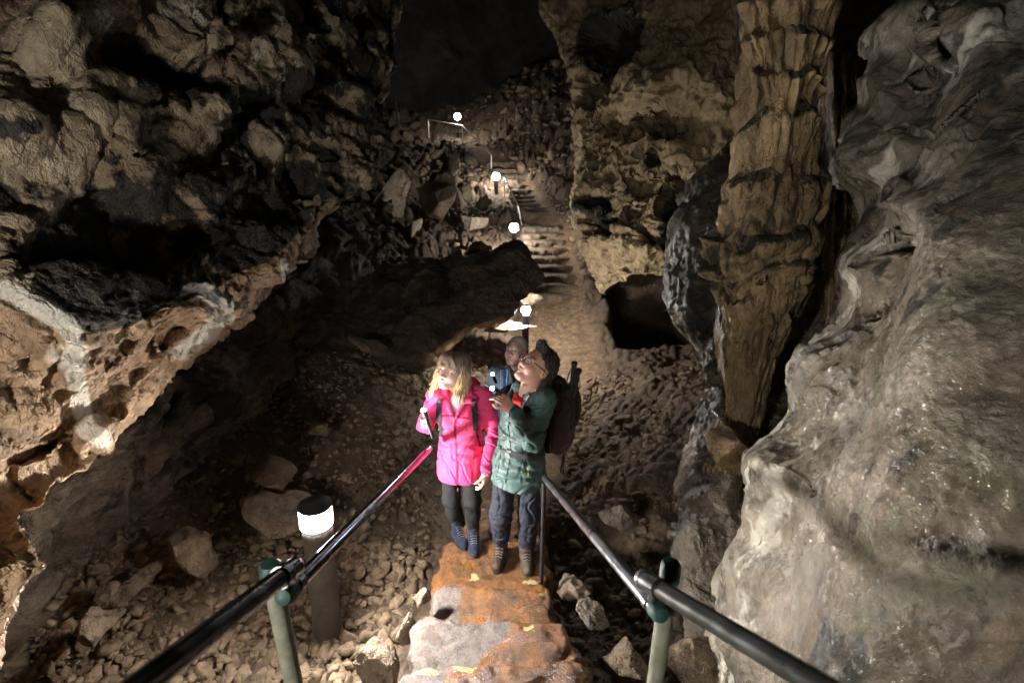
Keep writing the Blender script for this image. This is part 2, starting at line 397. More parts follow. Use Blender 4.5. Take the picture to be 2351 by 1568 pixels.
G = displace(G, fB, towards=CAMP)
struct('cave_wall', G.reshape(-1, 3), gridF(320, 300), M_left, {'stain_shade': 0*G[..., 0].ravel()})

# ---- D: near wall on the right
rowsD = rows_fix([
 [(2180,-300,5),(2150,-300,4.2),(2270,-300,3.5),(2420,-300,2.9),(3100,-300,2.2)],
 [(2130,0,4.8),(2075,0,3.7),(2200,0,3.1),(2351,0,2.6),(3100,0,1.9)],
 [(2110,100,4.6),(2048,100,3.5),(2180,120,2.9),(2340,150,2.35),(3100,150,1.7)],
 [(2070,250,4.5),(2000,250,3.4),(2130,280,2.75),(2300,300,2.1),(3100,300,1.5)],
 [(2040,370,4.5),(1965,370,3.3),(2090,410,2.6),(2270,450,1.85),(3100,450,1.3)],
 [(2030,480,4.4),(1988,480,3.25),(2080,500,2.5),(2250,530,1.75),(3100,530,1.25)],
 [(2020,560,4.4),(1960,570,3.15),(2060,590,2.45),(2240,620,1.68),(3100,620,1.2)],
 [(1990,690,4.3),(1933,690,3.1),(2030,710,2.35),(2210,750,1.58),(3100,750,1.15)],
 [(1920,830,4.2),(1852,830,3.1),(1990,850,2.2),(2190,880,1.5),(3100,880,1.1)],
 [(1900,950,4.1),(1834,950,3.0),(1960,970,2.15),(2170,1000,1.45),(3100,1000,1.08)],
 [(1830,1055,4.0),(1744,1058,2.9),(1900,1080,2.1),(2150,1120,1.42),(3100,1120,1.05)],
 [(1800,1200,3.9),(1718,1180,2.85),(1870,1220,2.1),(2130,1260,1.4),(3100,1260,1.0)],
 [(1730,1400,3.6),(1648,1400,2.75),(1800,1420,2.1),(2080,1430,1.4),(3100,1430,1.0)],
 [(1730,1568,3.5),(1645,1568,2.7),(1760,1580,2.15),(2000,1590,1.5),(3100,1590,1.0)],
 [(1740,1900,3.4),(1650,1900,2.7),(1740,1900,2.3),(1950,1900,1.6),(3100,1900,1.0)]])
G, A = net(rowsD, 480, 620); Q = A[..., :2]
bm = blob(Q, [(2090,90,60,50,.25),(2040,200,40,60,.2),(2160,100,50,40,.2),(2000,380,40,40,.2),(2090,470,50,50,.18),(1980,620,40,50,.15),(1890,880,40,60,.1),(1780,1080,45,45,.16),(1760,1180,40,50,.12),
              (2080,340,50,40,.14),(1990,300,25,60,.1),(2230,60,70,60,.18),(1740,1330,50,60,.12),(1700,1480,60,60,.12),(1930,1250,60,120,.05),(1860,1480,30,120,-.09),(1820,1440,26,100,.06),(2100,1150,120,60,.04),(2200,900,200,40,-.04)])
bm -= hole(Q, [(2180,120,26,24,.35),(2120,185,26,14,.25),(2070,445,20,14,.2),(1878,1135,12,16,.06),(1960,250,14,30,.12),(2040,560,30,10,.15),(2000,720,20,10,.1)])
bm -= .09*np.exp(-(pdist(Q, [(2300,200),(2160,400),(2060,590),(1990,700)])/16)**2)
nearf = sst(np.exp(A[..., 2]), 1.7, 2.7)
G = displace(G, lambda P: (bm*(.30+.50*nearf)).ravel(), towards=CAMP)
dep = np.exp(A[..., 2]).ravel(); far = sst(dep, 1.6, 2.8)
def fD(P):
    w = P+np.stack([fbm(P*1.6, 3, 25), fbm(P*1.6+7, 3, 26), fbm(P*1.6+3, 3, 27)], 1)*.12
    a, e = facets(w*np.array([2.5, 2.5, 2.5]), 24, .5, .35)
    b, e2 = facets(w*np.array([7, 7, 7]), 29, .35, .25)
    s = P*np.array([4, 2.2, 2.6])+fbm(P*2, 2, 40)[:, None]*.6
    f1, _ = worley(w*9, 33)
    return (.006+.08*far)*a+(.002+.016*far)*b+(.030+.03*far)*fbm(w*1.3, 3, 22)+.007*(ridged(s, 4, 23)-.5)+.004*fbm(P*16, 4, 28)+(.01+.012*far)*(.5-np.minimum(f1, 1))
G = displace(G, fD, towards=CAMP)
_ax = U(1900,1000,2.2)-U(2300,400,1.8); _ax /= np.linalg.norm(_ax)
def fDs(P):
    al = (P@_ax)[:, None]*_ax; q = (P-al)*3.2+al*.7+fbm(P*1.5, 2, 61)[:, None]*.35
    return .011*(ridged(q*1.1, 3, 70)-.5)+.005*(ridged(q*3.5, 3, 71)-.5)
G = displace(G, fDs, towards=CAMP)
G = displace(G, lambda P: .003*fbm(P*30, 3, 64)+.003*(ridged(P*14, 3, 65)-.5), towards=CAMP)
Q = SEEN(G); x, y = Q[..., 0], Q[..., 1]
ax = U(1900,1000,2.2)-U(2300,400,1.8); ax /= np.linalg.norm(ax); Pf = G.reshape(-1, 3)
al = (Pf@ax)[:, None]*ax; Ps = (Pf-al)*3.2+al*.7; Ps = Ps+fbm(Pf*1.5, 2, 61)[:, None]*.35
tone = fbm(Ps*1.6, 5, 62, .6).reshape(x.shape); tone2 = fbm(Ps*1.1+9, 4, 63, .6).reshape(x.shape); big = fbm(Pf*.9+4, 3, 68).reshape(x.shape)
st = .7*np.clip(tone+.25*big, -.5, 1)+blob(Q, [(2250,330,140,90,.25),(2020,480,60,40,.3),(1880,1470,30,110,.3),(2220,1350,40,40,.25),(1960,800,60,50,.2)])-.1
wet = np.exp(-(pdist(Q, [(2150,560),(2020,780),(1900,960),(1860,1100),(1950,1250),(1780,1200)])/80)**2)
cal = .55*np.clip(tone2+.35*big, 0, .7)*(.5+far.reshape(x.shape))+blob(Q, [(1770,1100,40,50,.45),(1770,1210,45,60,.4),(2220,40,140,60,.35),(2060,330,60,60,.3),(1720,1450,60,80,.25),(2000,130,70,60,.25)])
struct('cave_wall', G.reshape(-1, 3), gridF(620, 480), M_right, {'stain_shade': st.ravel(), 'wet': wet.ravel(), 'calcite': cal.ravel(), 'tan': np.clip(1.0*(tone-tone2)-.15, 0, .55).ravel()*.7})

# ---- F: dark wet rock behind the flowstone
rowsF = [[(1700,-300,9),(1640,-300,7.5),(1800,-300,6.5),(2300,-300,5.5)],
 [(1740,100,8.5),(1700,100,7),(1850,100,5.8),(2300,100,4.8)],
 [(1740,290,8),(1700,290,6.5),(1850,290,5.4),(2300,290,4.6)],
 [(1640,430,8),(1590,420,6.2),(1800,440,5.2),(2200,440,4.5)],
 [(1600,560,8),(1543,560,6.0),(1750,560,5.1),(2150,560,4.4)],
 [(1600,650,8),(1538,650,5.9),(1740,650,5.0),(2100,650,4.4)],
 [(1650,800,7.5),(1600,800,5.5),(1750,800,4.9),(2050,800,4.3)],
 [(1680,880,7),(1625,880,5.2),(1760,880,4.7),(2000,880,4.2)],
 [(1660,950,6.8),(1598,950,4.9),(1740,950,4.45),(1980,950,4.1)],
 [(1630,1080,6.5),(1568,1080,4.5),(1700,1080,4.1),(1920,1080,3.9)],
 [(1620,1200,6),(1562,1200,4.2),(1680,1200,3.75),(1860,1200,3.7)],
 [(1610,1310,6),(1548,1310,3.9),(1660,1310,3.5),(1850,1310,3.5)],
 [(1650,1400,5.5),(1590,1400,3.6),(1680,1400,3.3),(1850,1400,3.3)],
 [(1640,1568,5),(1570,1568,3.4),(1680,1568,3.2),(1850,1568,3.2)],
 [(1640,1900,5),(1570,1900,3.4),(1680,1900,3.2),(1850,1900,3.2)]]
G, A = net(rowsF, 240, 460); Q = A[..., :2]
bm = blob(Q, [(1610,1250,40,60,.15),(1650,1150,50,40,.15),(1580,1380,40,40,.1),(1640,1450,50,60,.15),(1610,700,60,60,.2),(1660,830,20,110,.22),(1620,560,50,80,.2)])
G = displace(G, lambda P: bm.ravel(), towards=CAMP)
def fF(P):
    w = P+np.stack([fbm(P*1.6, 3, 35), fbm(P*1.6+7, 3, 36), fbm(P*1.6+3, 3, 37)], 1)*.15
    a, e = facets(w*2.2, 34, .5, .4); b, e2 = facets(w*6.5, 39, .4, .3)
    return .11*a+.03*b+.06*(ridged(w*np.array([3, 3, 2.]), 4, 32)-.5)+.012*fbm(P*14, 4, 38)
G = displace(G, fF, towards=CAMP)
st = .15-.4*sst(Q[..., 1], 1000, 1150)
wet = np.exp(-(pdist(Q, [(1570,680),(1640,800),(1625,880),(1590,980),(1570,1080)])/45)**2)
struct('cave_wall', G.reshape(-1, 3), gridF(460, 240), M_dark, {'stain_shade': st.ravel(), 'wet': wet.ravel(), 'calcite': (blob(Q, [(1640,1230,70,90,.25),(1640,1430,60,90,.2)])).ravel()})

# ---- G: pitted rock pillar beside the far stairs
rowsG = [[(1240,-300,13),(1190,-300,11),(1400,-300,9.5),(1600,-300,8.3),(1900,-300,7.5)],
 [(1290,0,13),(1250,0,11),(1420,0,9.3),(1600,0,8),(1900,0,7.3)],
 [(1350,150,13),(1298,150,10.8),(1440,150,9.2),(1600,150,7.9),(1850,150,7.4)],
 [(1370,300,12.5),(1315,300,10.6),(1450,300,9.1),(1600,300,8.1),(1850,300,7.8)],
 [(1380,450,12.5),(1328,450,10.4),(1440,460,9.1),(1580,450,8.3),(1850,450,8)],
 [(1390,550,12),(1326,555,10.2),(1430,560,9.1),(1560,550,8.4),(1850,550,8)],
 [(1420,600,12),(1342,625,10.0),(1430,608,9.0),(1530,605,8.6),(1850,600,8)],
 [(1450,620,11.5),(1385,685,9.7),(1430,640,9.0),(1530,632,8.7),(1850,640,8)],
 [(1480,600,12),(1420,625,10.8),(1450,610,10.4),(1540,600,10.2),(1850,620,10)]]
G, A = net(rowsG, 360, 440); Q = A[..., :2]
nz = fbm(G.reshape(-1, 3)*1.6, 4, 51).reshape(Q.shape[:2]); nz2 = fbm(G.reshape(-1, 3)*1.6+30, 4, 52).reshape(Q.shape[:2])
Qw = Q+np.stack([nz, nz2], -1)*22
bm = hole(Qw, [(1400,120,75,85,1.1),(1350,200,45,50,.7),(1495,368,20,19,.9),(1552,405,26,14,.6),(1575,455,14,40,.5),(1535,480,30,60,.9),(1470,420,30,16,.35),(1455,490,22,16,.35),(1370,470,26,26,.7),(1380,520,34,22,.5),(1480,540,18,20,.5),
               (1400,290,30,30,.35),(1430,330,22,20,.35),(1520,300,60,16,.55),(1440,300,30,14,.3),(1545,535,22,26,.8),(1350,320,10,60,.2),(1390,420,14,30,.2)])
bu = blob(Q, [(1540,200,110,60,.6),(1480,240,60,30,.25),(1500,335,60,16,.3),(1430,370,20,60,.25),(1560,370,20,60,.2),(1400,560,40,30,.3),(1500,575,60,20,.25),(1440,525,40,16,.2),(1340,480,12,90,.2)])
G = displace(G, lambda P: (bu-bm).ravel(), towards=CAMP)
def fG(P):
    w = P+np.stack([fbm(P*.9, 3, 45), fbm(P*.9+7, 3, 46), fbm(P*.9+3, 3, 47)], 1)*.3
    f1, f2 = worley(w*np.array([2.6, 2.6, 2.0]), 43); g1, g2 = worley(w*5.5, 44)
    return -.20*np.exp(-(f1/.40)**2)-.07*np.exp(-(g1/.35)**2)+.13*(ridged(w*1.5, 4, 42)-.5)+.16*fbm(P*.8, 3, 48)+.03*fbm(P*6, 4, 49)
G = displace(G, fG, towards=CAMP)
G = displace(G, lambda P: .035*(ridged(P*4.5, 3, 66)-.5)+.015*fbm(P*14, 3, 67), towards=CAMP)
st = hole(Qw, [(1400,110,95,100,1.1),(1535,490,36,70,.8),(1495,368,22,22,.9),(1372,480,36,36,.7),(1545,535,26,30,.8),(1540,310,80,22,.5)])-.35  # shade inside the hollows painted in as darker rock
struct('rock_pillar', G.reshape(-1, 3), gridF(440, 360), M_pillar, {'stain_shade': st.ravel()})

# ---- J: big dark slab leaning in the middle
rowsJ = [[(300,760,10),(560,660,12),(800,640,12.5),(950,620,13),(1100,600,12.5),(1190,590,11.5),(1215,640,10)],
 [(300,740,8.6),(560,640,9.2),(800,616,9.2),(950,604,9.0),(1100,588,8.6),(1188,552,8.3),(1236,612,8.0)],
 [(330,790,7.8),(600,700,8.2),(800,672,8.3),(950,650,8.2),(1090,640,8.0),(1180,612,7.9),(1250,645,7.9)],
 [(360,850,7.2),(640,780,7.4),(820,765,7.5),(950,740,7.6),(1080,700,7.7),(1165,665,7.7),(1222,664,7.8)],
 [(420,920,6.9),(700,860,7.0),(860,845,7.2),(985,828,7.3),(1070,765,7.5),(1145,745,7.6),(1180,706,7.7)],
 [(420,900,9),(700,800,9),(880,790,9),(985,790,9.2),(1080,735,9.3),(1150,715,9.4),(1195,675,9.4)]]
G, A = net(rowsJ, 420, 260); Q = A[..., :2]
G = displace(G, lambda P: blob(Q, [(960,650,20,60,.12),(860,790,60,16,.15),(930,720,80,40,.15),(720,560,40,30,.2)]).ravel(), towards=CAMP)
def fJ(P):
    w = P+np.stack([fbm(P*.9, 3, 55), fbm(P*.9+7, 3, 56), fbm(P*.9+3, 3, 57)], 1)*.25
    a, e = facets(w*1.1, 54, .4, .3); b, e2 = facets(w*4, 59, .35, .25)
    return .14*a+.05*b+.10*fbm(P*1.2, 4, 58)+.05*(ridged(w*3, 4, 53)-.5)+.008*fbm(P*18, 3, 50)
G = displace(G, fJ, towards=CAMP)
lit_edge = np.exp(-(pdist(Q, [(985,830),(1070,765),(1150,742)])/13)**2)+.5*np.exp(-(pdist(Q, [(930,690),(960,660),(985,620)])/9)**2)+.4*np.exp(-(pdist(Q, [(840,770),(900,815)])/9)**2)  # lamplight along the slab's lower edge, painted in as a tan band
o = mesh_np('leaning_slab', G.reshape(-1, 3), gridF(260, 420), M_slab, attrs={'stain_shade': 0*lit_edge.ravel(), 'tan': 1.1*lit_edge.ravel()})
tag(o, 'huge dark slab of rock leaning in the middle of the cave behind the lamp post', 'rock slab')

# ---- the cavern shell round everything
nu, nv = 420, 260
ph = np.linspace(0, 2*math.pi, nu, endpoint=False); th = np.linspace(-.5, math.pi/2-.02, nv)
TT, PH = np.meshgrid(th, ph, indexing='ij')
G = np.stack([9.5*np.cos(TT)*np.cos(PH), 11.5+15*np.cos(TT)*np.sin(PH), 1.5+11*np.sin(TT)], -1)
def fS(P):
    w = P+np.stack([fbm(P*.3, 3, 75), fbm(P*.3+7, 3, 76), fbm(P*.3+3, 3, 77)], 1)*.8
    a, e = facets(w*.45, 74, .6, .5); b, _ = facets(w*1.6, 73, .5, .4)
    return .5*a+.14*b+.5*fbm(P*.35, 4, 72)+.05*fbm(P*3, 4, 71)
G = displace(G, fS, wrap=True, towards=(0, 11, 1))
struct('cave_wall', G.reshape(-1, 3), gridF(nv, nu, True), M_void, {'stain_shade': np.zeros(nu*nv)})
# ================================================================= GROUND
gp = []
def g(*p): gp.append(tuple(float(v) for v in p))
def gy(px, py, Y): g(*PY(px, py, Y))
for px, py, d in [(0,1500,3.3),(140,1340,3.7),(300,1240,4.1),(430,1110,4.7),(540,960,5.6),(650,850,6.5),(760,690,8.0)]: g(*U(px, py, d))
for p in [(-.9,.2,.5),(-.9,1,.2),(-.85,2.0,.02),(-.85,3,-.2),(-.85,3.8,-.3),(-.1,.2,.8),(-.1,1,.25),(-.1,2,-.05),(-.1,3,-.45),(-.1,4,-.62),
          (-1.3,2.7,-.25),(-2.6,2.2,-.3),(-3.6,2.4,-.1),(-1.35,3.6,-.15),(-2.4,3.0,-.25),(-3,.5,0),(-1.5,.6,.1),
          (0,4.6,-.6),(0,5.5,-.62),(.3,6.5,-.58),(.5,8,-.5),(.7,9,-.3),(1.0,10,.02),
          (1.12,7.3,-.55),(1.0,6.4,-.6),(.7,5.2,-.62),(1.5,5.5,-.35),(1.2,4.2,-.5),(1.0,3.4,-.75),(.7,2.5,-.6),(.68,3.6,-.8),(1.2,2.2,-.3),(1.8,3.5,-.4),(2.2,5.5,.0),(.8,1,-.1),(1.4,.6,.0),(1.6,4.5,-.3),(1.7,6.9,-.45),
          (-.6,6.8,-.4),(-1.2,7.2,-.25),(-.2,7.6,-.42),(-1.6,5.6,.12),(-1.0,5.4,-.2),(-.9,4.6,-.25),
          (1.0,12.8,1.0),(.6,14,1.08),(.3,15,1.2),(.1,16.2,1.42),(-.2,17.3,1.8),(-.5,18.3,2.2),(-.9,19.2,2.7),(.05,11.7,.5),(-1.5,20,3.1),(-4,20,3.1),(-3,21.5,3.15),(-.8,21,3.1),(-6,20,3.6),
          (-1,16,1.32),(-2.5,16,1.45),(-1.3,13,.9),(-3,13.5,1.2),(-4.5,15,2.2),(-3,18,2.35),(-1.5,18.3,2.35),(-4.8,18.5,3.2),(-2,11,.7),(-4,10,1.4),(-4,8,1.0),
          (2.4,13,1.6),(3,15,2.6),(2.5,17,3.2),(1.8,19,3.6),(3.5,19,5),(1.0,21,4.3),(1,24,6),(4,24,7),(-2,24,4.2),(-6,24,5),(2.0,11,.6),(1.9,9.6,.15),(3.2,8,-.3),(4.5,9,.3),(6,10,1),(6,14,3),(4,5,.4),(6,3,.8),(-7,10,2.2),(-7,5,1.2),(-6,1,.6),(5,0,.6),(0,-2,1.8),(-4,-2,1.5),(4,-2,1.5),(-9,15,4),(9,15,4),(9,25,7),(-9,25,6)]: g(*p)
gfun0 = tps(gp, .02)
PATH = np.array([(-.13,4.1),(.0,5),(.45,6.2),(.75,7.5),(.85,8.8),(1.0,10),(.95,12.8),(.75,14),(.5,15.5),(.25,16.8),(-.3,18.3),(-.8,19.2),(-1.5,20)])
def pathd(x, y):
    Q = np.stack([x, y], -1); best = np.full(x.shape, 1e9)
    for a, b in zip(PATH[:-1], PATH[1:]):
        ab = b-a; t = np.clip(((Q-a)@ab)/(ab@ab), 0, 1); best = np.minimum(best, np.linalg.norm(Q-(a+t[..., None]*ab), axis=-1))
    return best
def gfun(x, y):
    z = gfun0(x, y)
    # sinkhole under the pillar
    z = z-2.2*sst(y, 8.15, 8.6)*(1-sst(y, 10.2, 11))*sst(x, 1.75+.05*np.sin(y*9), 2.15)*(1-sst(x, 4.2, 5))
    return z
nv, nu = 760, 620
Yg = np.exp(np.linspace(math.log(.9), math.log(27), nv))-.6; s = np.linspace(-1, 1, nu)
S_, Y_ = np.meshgrid(s, Yg, indexing='ij'); S_, Y_ = S_.T, Y_.T
X_ = S_*(1.6+Y_*1.25)*(.35+.65*np.abs(S_)); X_ = np.clip(X_, -9.5, 9.5)
Z_ = gfun(X_, Y_); pd = pathd(X_, Y_); pw = .34+.25*sst(Y_, 4.5, 7)*(1-sst(Y_, 8.5, 10)); pm = 1-sst(pd, pw, pw+.4)
P = np.stack([X_, Y_, Z_], -1).reshape(-1, 3)
P0 = P*np.array([1, 1, .2])
f1, f2, ci, cc = worley(P0*2.3+3, 83, True); a1 = _r(ci[:, 0], ci[:, 1], ci[:, 2], 5)
h1, h2 = worley(P0*6.5+1, 84); k1, k2 = worley(P0*15, 85)
rough = (1-.93*pm.ravel())*(1-.55*(1-sst(P[:, 0], -.9, -.3))*(1-sst(P[:, 1], 6, 9)))
far = sst(P[:, 1], 6, 12)
h = rough*((.055+.20*far)*a1*np.clip((f2-f1)*3, 0, 1)*(a1 > .45)+(.045+.06*far)*np.clip((h2-h1)*2.2, 0, 1)+.02*np.clip((k2-k1)*2.2, 0, 1)+.07*fbm(P0*1.2, 3, 86))+.012*fbm(P0*9, 4, 87)
P[:, 2] += h
o = struct('ground', P, gridF(nv, nu), M_mud, {'stain_shade': (-.5*pm).ravel(), 'calcite': 0*pm.ravel(), 'wet': 0*pm.ravel(), 'tan': (.55*pm).ravel()})
_G = P.reshape(nv, nu, 3)
def gz(x, y): return gfun(np.asarray(x, float), np.asarray(y, float))

# ---- loose stones
def ico(sub):
    bm = bmesh.new(); bmesh.ops.create_icosphere(bm, subdivisions=sub, radius=1)
    V = np.array([v.co[:] for v in bm.verts]); F = np.array([[v.index for v in f.verts] for f in bm.faces]); bm.free(); return V, F
ICO = {k: ico(k) for k in (1, 2, 3, 4, 5, 6)}
def stone_shape(sub, seed, ang=.30):
    V, F = ICO[sub]; rs = np.random.RandomState(seed)
    V = V.copy()
    for k in range(rs.randint(9, 15)):          # chop flat faces
        n = rs.normal(size=3); n /= np.linalg.norm(n); d = rs.uniform(.32, .72); t = V@n
        V = V-np.clip(t-d, 0, None)[:, None]*n*.95
    V = V*(1+ang*.5*perlin(V*1.3+seed, seed))[:, None]
    return V
def rotm(rs):
    q = rs.normal(size=4); q /= np.linalg.norm(q); a, b, c, d = q
    return np.array([[a*a+b*b-c*c-d*d, 2*(b*c-a*d), 2*(b*d+a*c)], [2*(b*c+a*d), a*a-b*b+c*c-d*d, 2*(c*d-a*b)], [2*(b*d-a*c), 2*(c*d+a*b), a*a-b*b-c*c+d*d]])
rs = np.random.RandomState(11)
shapes = {s: [stone_shape(s, 100+i) for i in range(26)] for s in (1, 2)}
def scatter(n, dist, size, sub, sink=.25, reject=None):
    Vs, Fs, off = [], [], 0
    xs, ys = dist(n); keep = pathd(xs, ys) > np.where(ys > 4, .45, .2)
    if reject is not None: keep &= ~reject(xs, ys)
    xs, ys = xs[keep], ys[keep]; zs = gz(xs, ys)
    F0 = ICO[sub][1]
    for x, y, z in zip(xs, ys, zs):
        r = size(x, y); V = shapes[sub][rs.randint(26)]*(r*np.array([1, rs.uniform(.6, .95), rs.uniform(.45, .75)]))
        a_ = rs.uniform(0, 6.28); V = V@rotm(rs).T if rs.rand() < .25 else V@np.array([[math.cos(a_), -math.sin(a_), 0], [math.sin(a_), math.cos(a_), 0], [0, 0, 1]])
        Vs.append(V+np.array([x, y, z+r*sink+.02])); Fs.append(F0+off); off += len(V)
    return Vs, Fs, off
def stairzone(x, y): return (np.abs(x+.12) < .58) & (y < 4.1)
allV, allF, off = [], [], 0
def add(n, dist, size, sub, **k):
    global off
    V, F, o2 = scatter(n, dist, size, sub, reject=stairzone, **k)
    allV.extend(V); allF.extend([f+off for f in F]); off += o2
ln = lambda m, s_: (lambda x, y: float(np.clip(rs.lognormal(math.log(m), s_), m*.4, m*3.2)))
add(5200, lambda n: (rs.uniform(-3.2, -.5, n), rs.uniform(.9, 3.4, n)), ln(.028, .6), 2)
add(2600, lambda n: (rs.uniform(-4.2, -.5, n), rs.uniform(3.2, 6.5, n)), ln(.03, .42), 1)
add(1500, lambda n: (rs.uniform(.35, 2.2, n), rs.uniform(1.0, 4.5, n)), ln(.034, .45), 2)
add(2600, lambda n: (rs.uniform(.6, 3.2, n), rs.uniform(4.2, 7.5, n)), ln(.042, .6), 2, sink=-.15)
add(1700, lambda n: (rs.uniform(-2.2, .3, n), rs.uniform(5.8, 8.6, n)), ln(.048, .55), 2, sink=0)
add(4200, lambda n: (rs.uniform(-6, 4.5, n), rs.uniform(9.5, 21, n)), ln(.065, .6), 1, sink=0)
add(800, lambda n: (rs.uniform(-3, 5, n), rs.uniform(17, 25, n)), ln(.15, .45), 1)
V = np.concatenate(allV); F = np.concatenate(allF)
o = mesh_np('gravel', V, F, M_gravel, smooth=False); tag(o, kind='stuff')

# ---- boulders one can point to
def boulder(px, py, d, w, h, mat, label, seed, tilt=0, name='boulder', depth=None, sub=5, sink=0, group=None, amp=.65, cat='boulder'):
    c = U(px, py, d); r = d/FPX/2; a, b = w*r, h*r; dd = depth if depth else (a+b)/2*1.1
    V = stone_shape(sub, seed, .4)
    if tilt:
        t = math.radians(tilt)
    t = math.radians(tilt); V = V*np.array([a, dd, b]); R = np.array([[math.cos(t), 0, -math.sin(t)], [0, 1, 0], [math.sin(t), 0, math.cos(t)]])
    V = V@R.T; Nn = V/np.linalg.norm(V, axis=1)[:, None]; P = V+c
    s = (a+b)/2; q = P/s
    f, e = facets(q*1.6, seed, .5, .3); f2, e2 = facets(q*4.5, seed+1, .4, .3)
    P = P+Nn*(s*amp*(.20*f+.06*f2+.14*fbm(q*1.2, 4, seed+2)+.015*fbm(q*9, 3, seed+3)))[:, None]
    # origin at the base
    base = np.array([c[0], c[1], P[:, 2].min()]); o = mesh_np(name, P-base, ICO[sub][1], mat, attrs={'stain_shade': np.zeros(len(P)), 'calcite': np.zeros(len(P)), 'wet': np.zeros(len(P))}); o.location = base
    return tag(o, label, cat, group)
B = [
 (905,445,12.8,95,250,M_pale,'tall pale boulder hanging beside the edge of the leaning ceiling',1,-22),
 (1010,440,13.4,125,125,M_rock,'round brown boulder half way up the far rubble slope',2,10),
 (1073,440,13.6,30,62,M_pale,'small white upright rock left of the second highest lamp post',3,8),
 (1085,515,13.0,80,70,M_pale,'squat greyish yellow boulder left of the lamp behind the dark slab',4,20),
 (948,535,12.2,42,110,M_pale,'narrow pale rock pointing down under the tall pale boulder',5,-15),
 (990,545,12.4,60,60,M_dark,'dark jagged rock between the pale pointed rock and the slab',6,30),
 (1035,330+50,15,70,50,M_rock,'angular brown rock just under the upper terrace',7,0),
 (1100,580,10.6,70,50,M_rock,'brown pointed rock resting on top of the dark slab',8,35),
 (1050,580,10.8,45,34,M_pale,'yellowish stone lit on the crest of the dark slab',9,10),
 (1213,688,9.0,70,60,M_rock,'white lit rock right behind the lamp post in mid cave',10,-30),
 (1170,748,8.3,120,46,M_rock,'pale rounded boulder left of the mid cave lamp post',11,5),
 (1285,420,15,50,40,M_rock,'reddish rock beside the far path near the upper stairs',13,0),
 (855,800,6.6,120,36,M_rock,'long thin rock lying along the foot of the dark slab',14,-30),
 (645,1075,4.4,120,80,M_rock,'layered brown boulder on the slope behind the near lamp',15,-5),
 (640,1190,4.0,215,110,M_rock,'broad flat boulder half buried behind the near lamp',16,-5),
 (430,1275,3.75,130,120,M_rock,'rounded boulder at the foot of the left recess wall',17,10),
 (315,1330,3.6,130,70,M_rock,'low dark boulder left of the rounded one by the recess wall',18,20),
 (215,1440,3.2,110,80,M_rock,'grey boulder in the lower left corner of the floor',19,-15),
 (250,1370,3.5,70,55,M_rock,'small dark boulder between two larger ones in the lower left',20,5),
 (725,985,5.0,60,40,M_rock,'small pale capped rock high on the dark left slope',21,0),
 (625,770,6.6,70,40,M_rock,'lone brown rock just below the lit ceiling edge',22,-20),
 (1470,1040,5.9,66,60,M_rock,'square brown boulder on the rubble right of the backpack',23,10),
 (1420,965,6.3,60,40,M_rock,'flat boulder where the path meets the right rubble',24,0),
 (1505,1110,5.2,80,70,M_dark,'dark boulder low on the rubble by the right wall',25,0),
 (1318,1348,3.45,90,46,M_rock,'brown rock in the gully beside the platform edge',26,10),
 (1425,1185,4.4,90,70,M_dark,'dark rock seen just past the right handrail',27,15),
 (1345,1405,3.0,120,60,M_dark,'dark wet rock against the right side of the steps',28,-20),
 (1440,1520,2.75,150,90,M_rock,'brown boulder at the bottom behind the right rail post',29,-10),
 (1590,1500,2.85,140,120,M_rock,'rough boulder at the foot of the right wall below the rail',30,20),
 (1530,1420,3.1,90,60,M_dark,'dark stone wedged behind the right rail post',31,0),
 (880,1520,2.75,130,90,M_rock,'low lumpy rock left of the lowest visible step',32,-10),
 (940,1440,2.9,70,60,M_rock,'block of stone against the left side of the steps',33,10),
 (968,1378,3.1,46,50,M_rock,'stone supporting the left corner of the platform',34,0),
 (760,1480,3.3,120,40,M_rock,'low collar of rock round the foot of the near lamp',35,0),
]
for i, b in enumerate(B):
    px, py, d, w, h, mt, lb, sd, tl = b
    boulder(px, py, d, w, h, mt, lb, sd*7+3, tl, depth=(.9 if i == 0 else None), sub=5 if (w*h > 5000) else 4)

# ---- E: flowstone column
ze = [.30,.48,.75,1.06,1.35,1.6,1.85,2.1,2.45,2.8,3.15,3.56,4.2,5.2]
cxe = [1.84,1.84,1.85,1.87,1.88,1.88,1.86,1.84,1.84,1.86,1.85,1.82,1.84,1.9]
re = [.15,.14,.14,.16,.19,.23,.30,.34,.31,.26,.25,.28,.32,.6]
cye = [3.62,3.62,3.64,3.66,3.68,3.7,3.7,3.72,3.75,3.8,3.85,3.9,4.0,4.2]
nu, nv = 420, 620
zz = np.linspace(.3, 5.0, nv); tt = np.linspace(0, 2*math.pi, nu, endpoint=False)
Zm, Tm = np.meshgrid(zz, tt, indexing='ij')
wob = fbm(np.stack([np.cos(Tm)*.8, np.sin(Tm)*.8, Zm*1.0], -1).reshape(-1, 3), 3, 91).reshape(Zm.shape)
tiers = np.array([.1,1.30,1.66,1.98,2.10,2.36,2.72,3.04,3.26,3.52,3.78,4.3,5.2])
zs = Zm+.16*wob+.03*np.sin(Tm*2+1)
idx = np.clip(np.searchsorted(tiers, zs)-1, 0, len(tiers)-2)
fr = (zs-tiers[idx])/(tiers[idx+1]-tiers[idx]); ht = tiers[idx+1]-tiers[idx]
rimw = np.clip(.06/ht, .08, .3)
prof = np.where(fr > 1-rimw, 1-(np.clip(fr-1+rimw, 0, None)/rimw)**1.5, np.clip(fr/(1-rimw), 0, 1)**1.6)
Rb = np.interp(Zm, ze, re)
ph1 = Tm*11+wob*5+idx*2.3+1.5*np.sin(Tm*3+idx); ph2 = Tm*23+wob*8+idx*4.1
fl = np.sqrt(np.abs(np.cos(ph1/2)))*.62+np.sqrt(np.abs(np.cos(ph2/2)))*.38-.78
